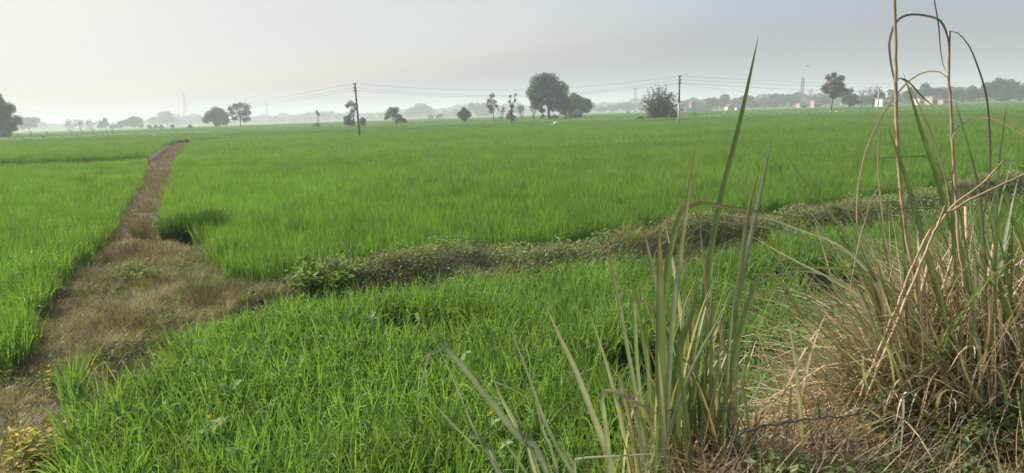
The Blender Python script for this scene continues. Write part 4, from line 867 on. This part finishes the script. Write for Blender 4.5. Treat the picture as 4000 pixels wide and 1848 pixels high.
BL = [([(3529, 287), (3560, 378), (3605, 529), (3650, 658), (3696, 817), (3740, 950), (3800, 1200), (3830, 1400)], 24, G2, .0), ([(3469, 495), (3522, 643), (3588, 865), (3623, 1000), (3690, 1250), (3720, 1450)], 26, G1, .0),
 ([(3726, 371), (3756, 484), (3794, 620), (3830, 800), (3850, 1200)], 16, G1, .1), ([(3932, 393), (3919, 514), (3900, 681), (3890, 1000), (3885, 1300)], 13, G1, .1), ([(3038, 560), (3113, 666), (3204, 779), (3290, 900), (3376, 1047), (3450, 1300)], 16, G1, .1),
 ([(3212, 624), (3282, 759), (3329, 865), (3400, 1050), (3470, 1300)], 13, G1, .15), ([(3765, 1348), (3588, 1430), (3353, 1542), (3206, 1624), (3130, 1700), (3100, 1800)], 26, G2, -.5), ([(3091, 1495), (3086, 1600), (3078, 1700), (3060, 1836)], 24, (.10, .15, .08), -.5),
 ([(3195, 1560), (3175, 1680), (3150, 1790), (3130, 1848)], 22, G1, -.5), ([(3275, 1590), (3220, 1700), (3170, 1800), (3150, 1848)], 13, G1, -.5), ([(2960, 1640), (2990, 1720), (3040, 1830)], 20, (.3, .32, .24), -.4), ([(2850, 1660), (2885, 1740), (2930, 1840)], 34, (.33, .34, .27), -.4),
 ([(3020, 1040), (3090, 1045), (3200, 1045), (3330, 1055), (3450, 1110), (3520, 1250)], 20, G2, .0), ([(3720, 640), (3722, 800), (3725, 950), (3740, 1200)], 16, G1, .05), ([(3900, 700), (3850, 900), (3800, 1150)], 15, G1, .0), ([(3895, 690), (3960, 860), (4000, 960), (4060, 1200)], 22, G2, -.05),
 ([(3330, 640), (3420, 620), (3550, 612), (3640, 620), (3700, 720), (3720, 900)], 8, G4, .1), ([(2860, 845), (2990, 850), (3130, 900), (3280, 960), (3400, 1080), (3460, 1250)], 14, PALE, .1), ([(2520, 885), (2650, 865), (2850, 868), (3000, 890), (3200, 950), (3380, 1060), (3450, 1250)], 12, (.2, .22, .15), .15),
 ([(2890, 1150), (3020, 1080), (3160, 1060), (3330, 1130), (3430, 1300)], 12, G3, .0), ([(2800, 1080), (2950, 1160), (3120, 1190), (3300, 1230), (3420, 1350)], 13, G3, .0), ([(2930, 920), (3090, 1010), (3260, 1100), (3400, 1230)], 12, PALE, .0)]
for pts, wd, c, dy in BL:
    a = blade_mesh(pts, 2.72 + rng.uniform(-.1, .15), wd, c, None, dy=dy * .6, twist=rng.uniform(-.5, .5)); fin(a, C3)
a = Acc()
for i in range(36):
    xx = rng.uniform(1.5, 2.6); yy = 3.0 + rng.normal(0, .15); g = float(gh(xx, yy)); hh = rng.uniform(.25, .8); d = rng.normal(0, .10, 2)
    tube(a, [(xx, yy, g - .05), (xx + d[0] * .5, yy + d[1] * .5, g + hh * .5), (xx + d[0], yy + d[1], g + hh)], [.010, .009, .007], 8, np.array((.42, .29, .155)) * rng.uniform(.7, 1.1))
fin(a, C3, "dry_stems", M_CANE)
# ------ litter and ground weeds on the embankment
a = Acc(); n = 12500; X = rng.uniform(-.3, 2.8, n); Yc = rng.uniform(1.7, 3.1, n); m = (embank(X, Yc) > .5); X, Yc = X[m], Yc[m]; n = len(X)
B = np.stack([X, Yc, gh(X, Yc) + rng.uniform(0, .03, n)], -1)
grass(a, B, rng.uniform(.05, .35, n), rng.uniform(.0009, .0026, n), rng.random(n) * 6.283, rng.uniform(.6, 1.45, n), rng.uniform(-.2, .5, n), dry_cols(n, PAL_OLD) * np.array([.66, .62, .55]), 5, 1.3, wob=1.5)
tag(a.build("straw_litter", M_DRY), "dead straw and grass litter lying on the embankment", "litter", kind='stuff')
a = Acc(); n = 13000; X = rng.uniform(.75, 2.6, n); Yc = rng.uniform(1.9, 2.75, n); m = (fbm(X, Yc, .35, 131) > .475) & (embank(X, Yc) > .5); X, Yc = X[m], Yc[m]
leafset(a, np.stack([X, Yc, gh(X, Yc) + rng.random(len(X)) * .09], -1), .034, dry_cols(len(X), [(.17, .25, .08), (.14, .20, .07), (.22, .28, .13)]))
tag(a.build("ground_weeds", M_WEED), "small creeping green weeds on the embankment under the straw", "weeds", kind='stuff')
# dark twig
P = smoothpath([at(2880, 1700, 2.2), at(3000, 1663, 2.2), at(3176, 1636, 2.22), at(3329, 1621, 2.25), at(3400, 1595, 2.3), at(3470, 1560, 2.35), at(3541, 1542, 2.4)], 26)
root = thing("dead_twig", "long thin dark dead twig lying across the front of the straw clump", "twig", tuple(P[0]))
a = Acc(); tube(a, P + rng.normal(0, .003, P.shape), np.linspace(.0045, .0018, 26), 7, (.16, .135, .11)); fin(a, root, "stem", M_BARK)
for s, e in ((15, (3420, 1540)), (10, (3190, 1580))):
    a = Acc(); q = at(*e, 2.25); tube(a, smoothpath([P[s], (P[s] + q) / 2 + [0, 0, .02], q], 8), np.linspace(.004, .0015, 8), 5, (.06, .05, .045)); fin(a, root, "side_shoot", M_BARK)

# ------------------------------------------------------------------ single plants, tufts and stones
def broadleaf(acc, base, d, L, W, up, col, lobes=3):
    """one broad wavy leaf on its stalk"""
    n = 9; t = np.linspace(0, 1, n); d = np.array([math.cos(d), math.sin(d), 0])
    P = np.array(base) + d * (L * t)[:, None] * .9 + np.array([0, 0, 1]) * (L * (up * t - .55 * t ** 2.2))[:, None]
    sd = np.array([-d[1], d[0], 0]); pr = np.interp(t, [0, .22, .3, .55, .8, 1], [.06, .08, .55, 1, .75, .05]) * (1 + .18 * np.sin(t * lobes * 9))
    ribbons(acc, P[None], np.tile(sd, (1, n, 1)), (W * pr)[None], np.array(col)[None], .35)
def mustard(label, px, py, z, sc=1.0, flower=False, name="mustard_plant"):
    z = z + .07; p = onz(px, py, z); g = float(gh(p[0], p[1])); root = thing(name, label, "plant", (p[0], p[1], g), "broad-leaved weeds in the wheat")
    H = z - g; a = Acc(); tube(a, [(0, 0, 0), (.01, 0, H * .6), (0, .01, H)], [.006, .005, .003], 6, (.10, .16, .05)); a.build("stem", M_WEED, root)
    for k in range(6):
        a = Acc(); broadleaf(a, (0, 0, H * rng.uniform(.72, .95)), 1.05 * k + rng.uniform(-.4, .4), .125 * sc * rng.uniform(.6, 1.15), .03 * sc, rng.uniform(.75, 1.35), np.array((.17, .27, .10)) * rng.uniform(.85, 1.25)); a.build("leaf", M_WEED, root)
    if flower:
        a = Acc(); C = np.array([0, 0, H + .04]) + rng.normal(0, .008, (26, 3)); leafset(a, C, .011, np.tile((.75, .55, .03), (26, 1))); a.build("flower", M_WEED, root)
mustard("broad-leaved weed with a big lobed leaf and yellow flower, lower left of the near wheat", 820, 1650, .42, 1.25, True)
mustard("broad-leaved weed left of centre in the near wheat, without flowers", 900, 1515, .42, 1.2)
mustard("pale leafy weed near the back edge of the near wheat", 1445, 1240, .45, 1.0)
mustard("leafy weed beside the arching leaf of the low reed tuft", 1790, 1395, .44, 1.0)
mustard("leafy weed near the bottom edge, behind the low reed tuft", 1930, 1745, .42, 1.2)
mustard("tiny yellow-flowered weed poking out behind the low reed tuft", 1915, 1640, .46, .8, True)
mustard("leafy weed in the back of the near wheat, left of the reed clump", 2320, 1200, .45, .9)
mustard("yellow-flowered weed at the back of the near wheat behind the straw clump", 3335, 900, .45, .8, True)
mustard("leafy weed at the lower left, nearest the bottom edge", 950, 1800, .40, 1.1)
mustard("yellow-flowered weed at the bund's edge beside the leafy green clump", 1360, 1135, .35, .8, True)
def onground(px, py):
    z = .05
    for _ in range(6): p = onz(px, py, z); z = .5 * z + .5 * float(gh(p[0], p[1]))
    return p
def leafplant(name, label, px, py, R, H, size, pal, n, group=None, mat=None, nst=7):
    p = onground(px, py); g = float(gh(p[0], p[1])); root = thing(name, label, "plant", (p[0], p[1], g), group)
    a = Acc(); C = []
    for k in range(nst):
        an = rng.random() * 6.283; rad = R * math.sqrt(rng.random()); tp = np.array([rad * math.cos(an), rad * math.sin(an), H * rng.uniform(.55, 1.0)])
        Pq, rq = limb((tp[0] * .35, tp[1] * .35, 0), tp, .004, .002, 5, .05, .1); tube(a, Pq, rq, 5, (.12, .11, .06), cap=False)
        m = max(n // nst, 3); f = rng.integers(2, 5, m); C.append(Pq[f] + rng.normal(0, size * .55, (m, 3)))
    a.build("stems", M_WEED, root); C = np.concatenate(C); C[:, 2] = np.abs(C[:, 2]) + .005
    a = Acc(); leafset(a, C, size, dry_cols(len(C), pal, .4)); a.build("leaves", M_WEED, root)
YEL = [(.54, .43, .13), (.47, .37, .11), (.40, .37, .10), (.26, .27, .07)]; LG = [(.16, .22, .06), (.20, .25, .08), (.13, .18, .05)]
YG = "yellow-leaved plants in the lower left corner"
leafplant("yellow_plant", "large yellow-leaved plant in the lower left corner, nearest the wheat", 215, 1800, .2, .26, .055, YEL, 150, YG)
leafplant("yellow_plant", "yellow-leaved plant on the bottom edge between its two yellow neighbours", 150, 1850, .18, .2, .055, YEL, 110, YG)
leafplant("yellow_plant", "yellow-leaved plant leftmost in the lower left corner", 70, 1800, .16, .22, .05, YEL, 100, YG)
leafplant("yellow_plant", "single small yellow sprig on the bare verge above the corner plants", 78, 1690, .05, .12, .04, YEL, 16, YG, nst=3)
leafplant("yellow_plant", "yellow-leaved plant at the left corner of the near wheat", 228, 1530, .12, .22, .05, YEL + LG, 70, YG)
leafplant("green_weed", "yellowish green weed beside the pale stone", 118, 1535, .12, .15, .05, LG + YEL[3:], 60)
leafplant("green_weed", "green weed at the left edge above the pale stone", 25, 1520, .14, .16, .055, LG, 70)
leafplant("green_weed", "pale green leafy patch of weed on the dry verge before the field corner", 590, 1085, .75, .22, .065, LG, 420, nst=40)
leafplant("green_weed", "bright leafy green weed clump at the left end of the bund", 1275, 1165, .45, .42, .10, [(.14, .24, .04), (.18, .27, .06), (.11, .19, .035)], 620, nst=26)
leafplant("green_weed", "dark green low weed beside the dark hollow on the verge", 620, 1270, .3, .14, .06, [(.08, .15, .05), (.10, .17, .05)], 110, nst=14)
leafplant("green_weed", "grey green weed mound on the bund left of the reed clump", 1900, 1020, .8, .34, .06, [(.14, .18, .09), (.18, .22, .12), (.11, .15, .06)], 620, nst=50)
leafplant("green_weed", "grey green weed mound on the bund right behind the reed clump", 2480, 940, .8, .34, .06, [(.14, .18, .09), (.16, .2, .10), (.11, .15, .06)], 520, nst=50)
leafplant("green_weed", "dark leafy weed with pale blossom by the far end of the bund", 3700, 745, .9, .45, .07, [(.08, .13, .04), (.11, .16, .06)], 520, nst=50)
leafplant("green_weed", "sprawling weed on the bund between the reed clump and the first dry cane", 3250, 880, .9, .35, .07, [(.11, .15, .07), (.09, .13, .05)], 480, nst=50)
def drytuft(label, px, py, R, L, n, pal, w_=.0028, name="grass_tuft"):
    p = onground(px, py); g = float(gh(p[0], p[1])); root = thing(name, label, "grass tuft", (p[0], p[1], g))
    an = rng.random(n) * 6.283; rad = R * np.sqrt(rng.random(n)); B = np.stack([rad * np.cos(an), rad * np.sin(an), np.zeros(n) - .01], -1); a = Acc()
    B[:, 2] = gh(B[:, 0] + p[0], B[:, 1] + p[1]) - g - .01
    grass(a, B, L * rng.uniform(.5, 1.1, n), w_ * rng.uniform(.6, 1.3, n), an + rng.normal(0, .8, n), rng.uniform(.05, .5, n), rng.uniform(.1, 1.3, n), dry_cols(n, pal), 6, 1.5, wob=1.2); a.build("blades", M_DRY, root)
drytuft("olive grass tuft standing on the path at the corner of the field", 565, 935, .22, .52, 260, [(.17, .17, .06), (.22, .2, .09), (.13, .15, .05)], .004)
drytuft("dark brown dry grass hummock in front of the olive tuft", 560, 1010, .65, .26, 1500, [(.19, .155, .08), (.23, .18, .095), (.15, .13, .06)])
drytuft("pale tan tuft of dry grass at the near end of the bund", 870, 1180, .5, .30, 900, [(.24, .18, .10), (.20, .15, .08), (.16, .15, .06)])
drytuft("dark dry grass tuft in the middle of the verge", 500, 1270, .6, .2, 1100, [(.2, .17, .085), (.16, .145, .065), (.25, .2, .11)])
drytuft("greenish dry tuft on the left side of the verge", 285, 1170, .45, .22, 800, [(.13, .12, .06), (.16, .13, .075)])
drytuft("pale grey straw tuft in the lower verge", 180, 1435, .3, .16, 700, [(.24, .18, .13), (.19, .145, .10)])
drytuft("dry brown grass mound on the bund beyond the leafy clump", 1480, 1100, .8, .25, 1300, [(.20, .145, .085), (.16, .12, .07), (.24, .18, .10)])
drytuft("reddish brown dead grass mound on the bund behind the reed clump", 2750, 925, 1.0, .34, 1700, [(.21, .14, .085), (.17, .115, .075), (.25, .18, .11)], .004)
drytuft("straw-coloured tuft on top of the bund left of the first dry cane", 3140, 815, .5, .35, 500, [(.28, .21, .12), (.22, .17, .09)], .004)
def stone(label, px, py, s):
    p = onz(px, py, .03); g = float(gh(p[0], p[1])); a = Acc(); u = np.linspace(0, 2 * math.pi, 13)[:-1]; vv = np.linspace(.15, math.pi - .15, 7)
    ring = np.array([[(1 + .16 * math.sin(3 * b + 2 * c)) * np.array((math.sin(c) * math.cos(b), .7 * math.sin(c) * math.sin(b), .6 * math.cos(c))) for b in u] for c in vv])
    i = np.arange(84).reshape(7, 12); j = np.roll(i, -1, 1); vtx = np.concatenate([ring.reshape(-1, 3), [[0, 0, .62], [0, 0, -.6]]]) * s
    a.add(vtx, q=np.stack([i[:-1], i[1:], j[1:], j[:-1]], -1).reshape(-1, 4), t=np.concatenate([np.stack([i[0], j[0], np.full(12, 84)], -1), np.stack([j[-1], i[-1], np.full(12, 85)], -1)]))
    o = a.build("stone", M_STONE); o.location = (p[0], p[1], g + s * .3); o.rotation_euler[2] = .4; tag(o, label, "stone")
stone("pale lumpy stone on the verge at the left edge", 42, 1530, .075)
stone("small white stone on the bare soil at the corner of the field", 790, 962, .05)
# ------------------------------------------------------------------ haze (closed box of even air round everything)
acc = Acc(); box(acc, (0, 0, 24), (8800, 8800, 50))
mh, nh, oh = newmat("haze_air"); pv = nh.nodes.new("ShaderNodeVolumePrincipled")
pv.inputs['Color'].default_value = (.87, .93, 1.0, 1); pv.inputs['Density'].default_value = HAZE; pv.inputs['Anisotropy'].default_value = .15
nh.links.new(pv.outputs[0], oh.inputs['Volume'])
hz = tag(acc.build("haze", mh, smooth=False), "pale morning haze over the fields", "haze", kind='stuff')
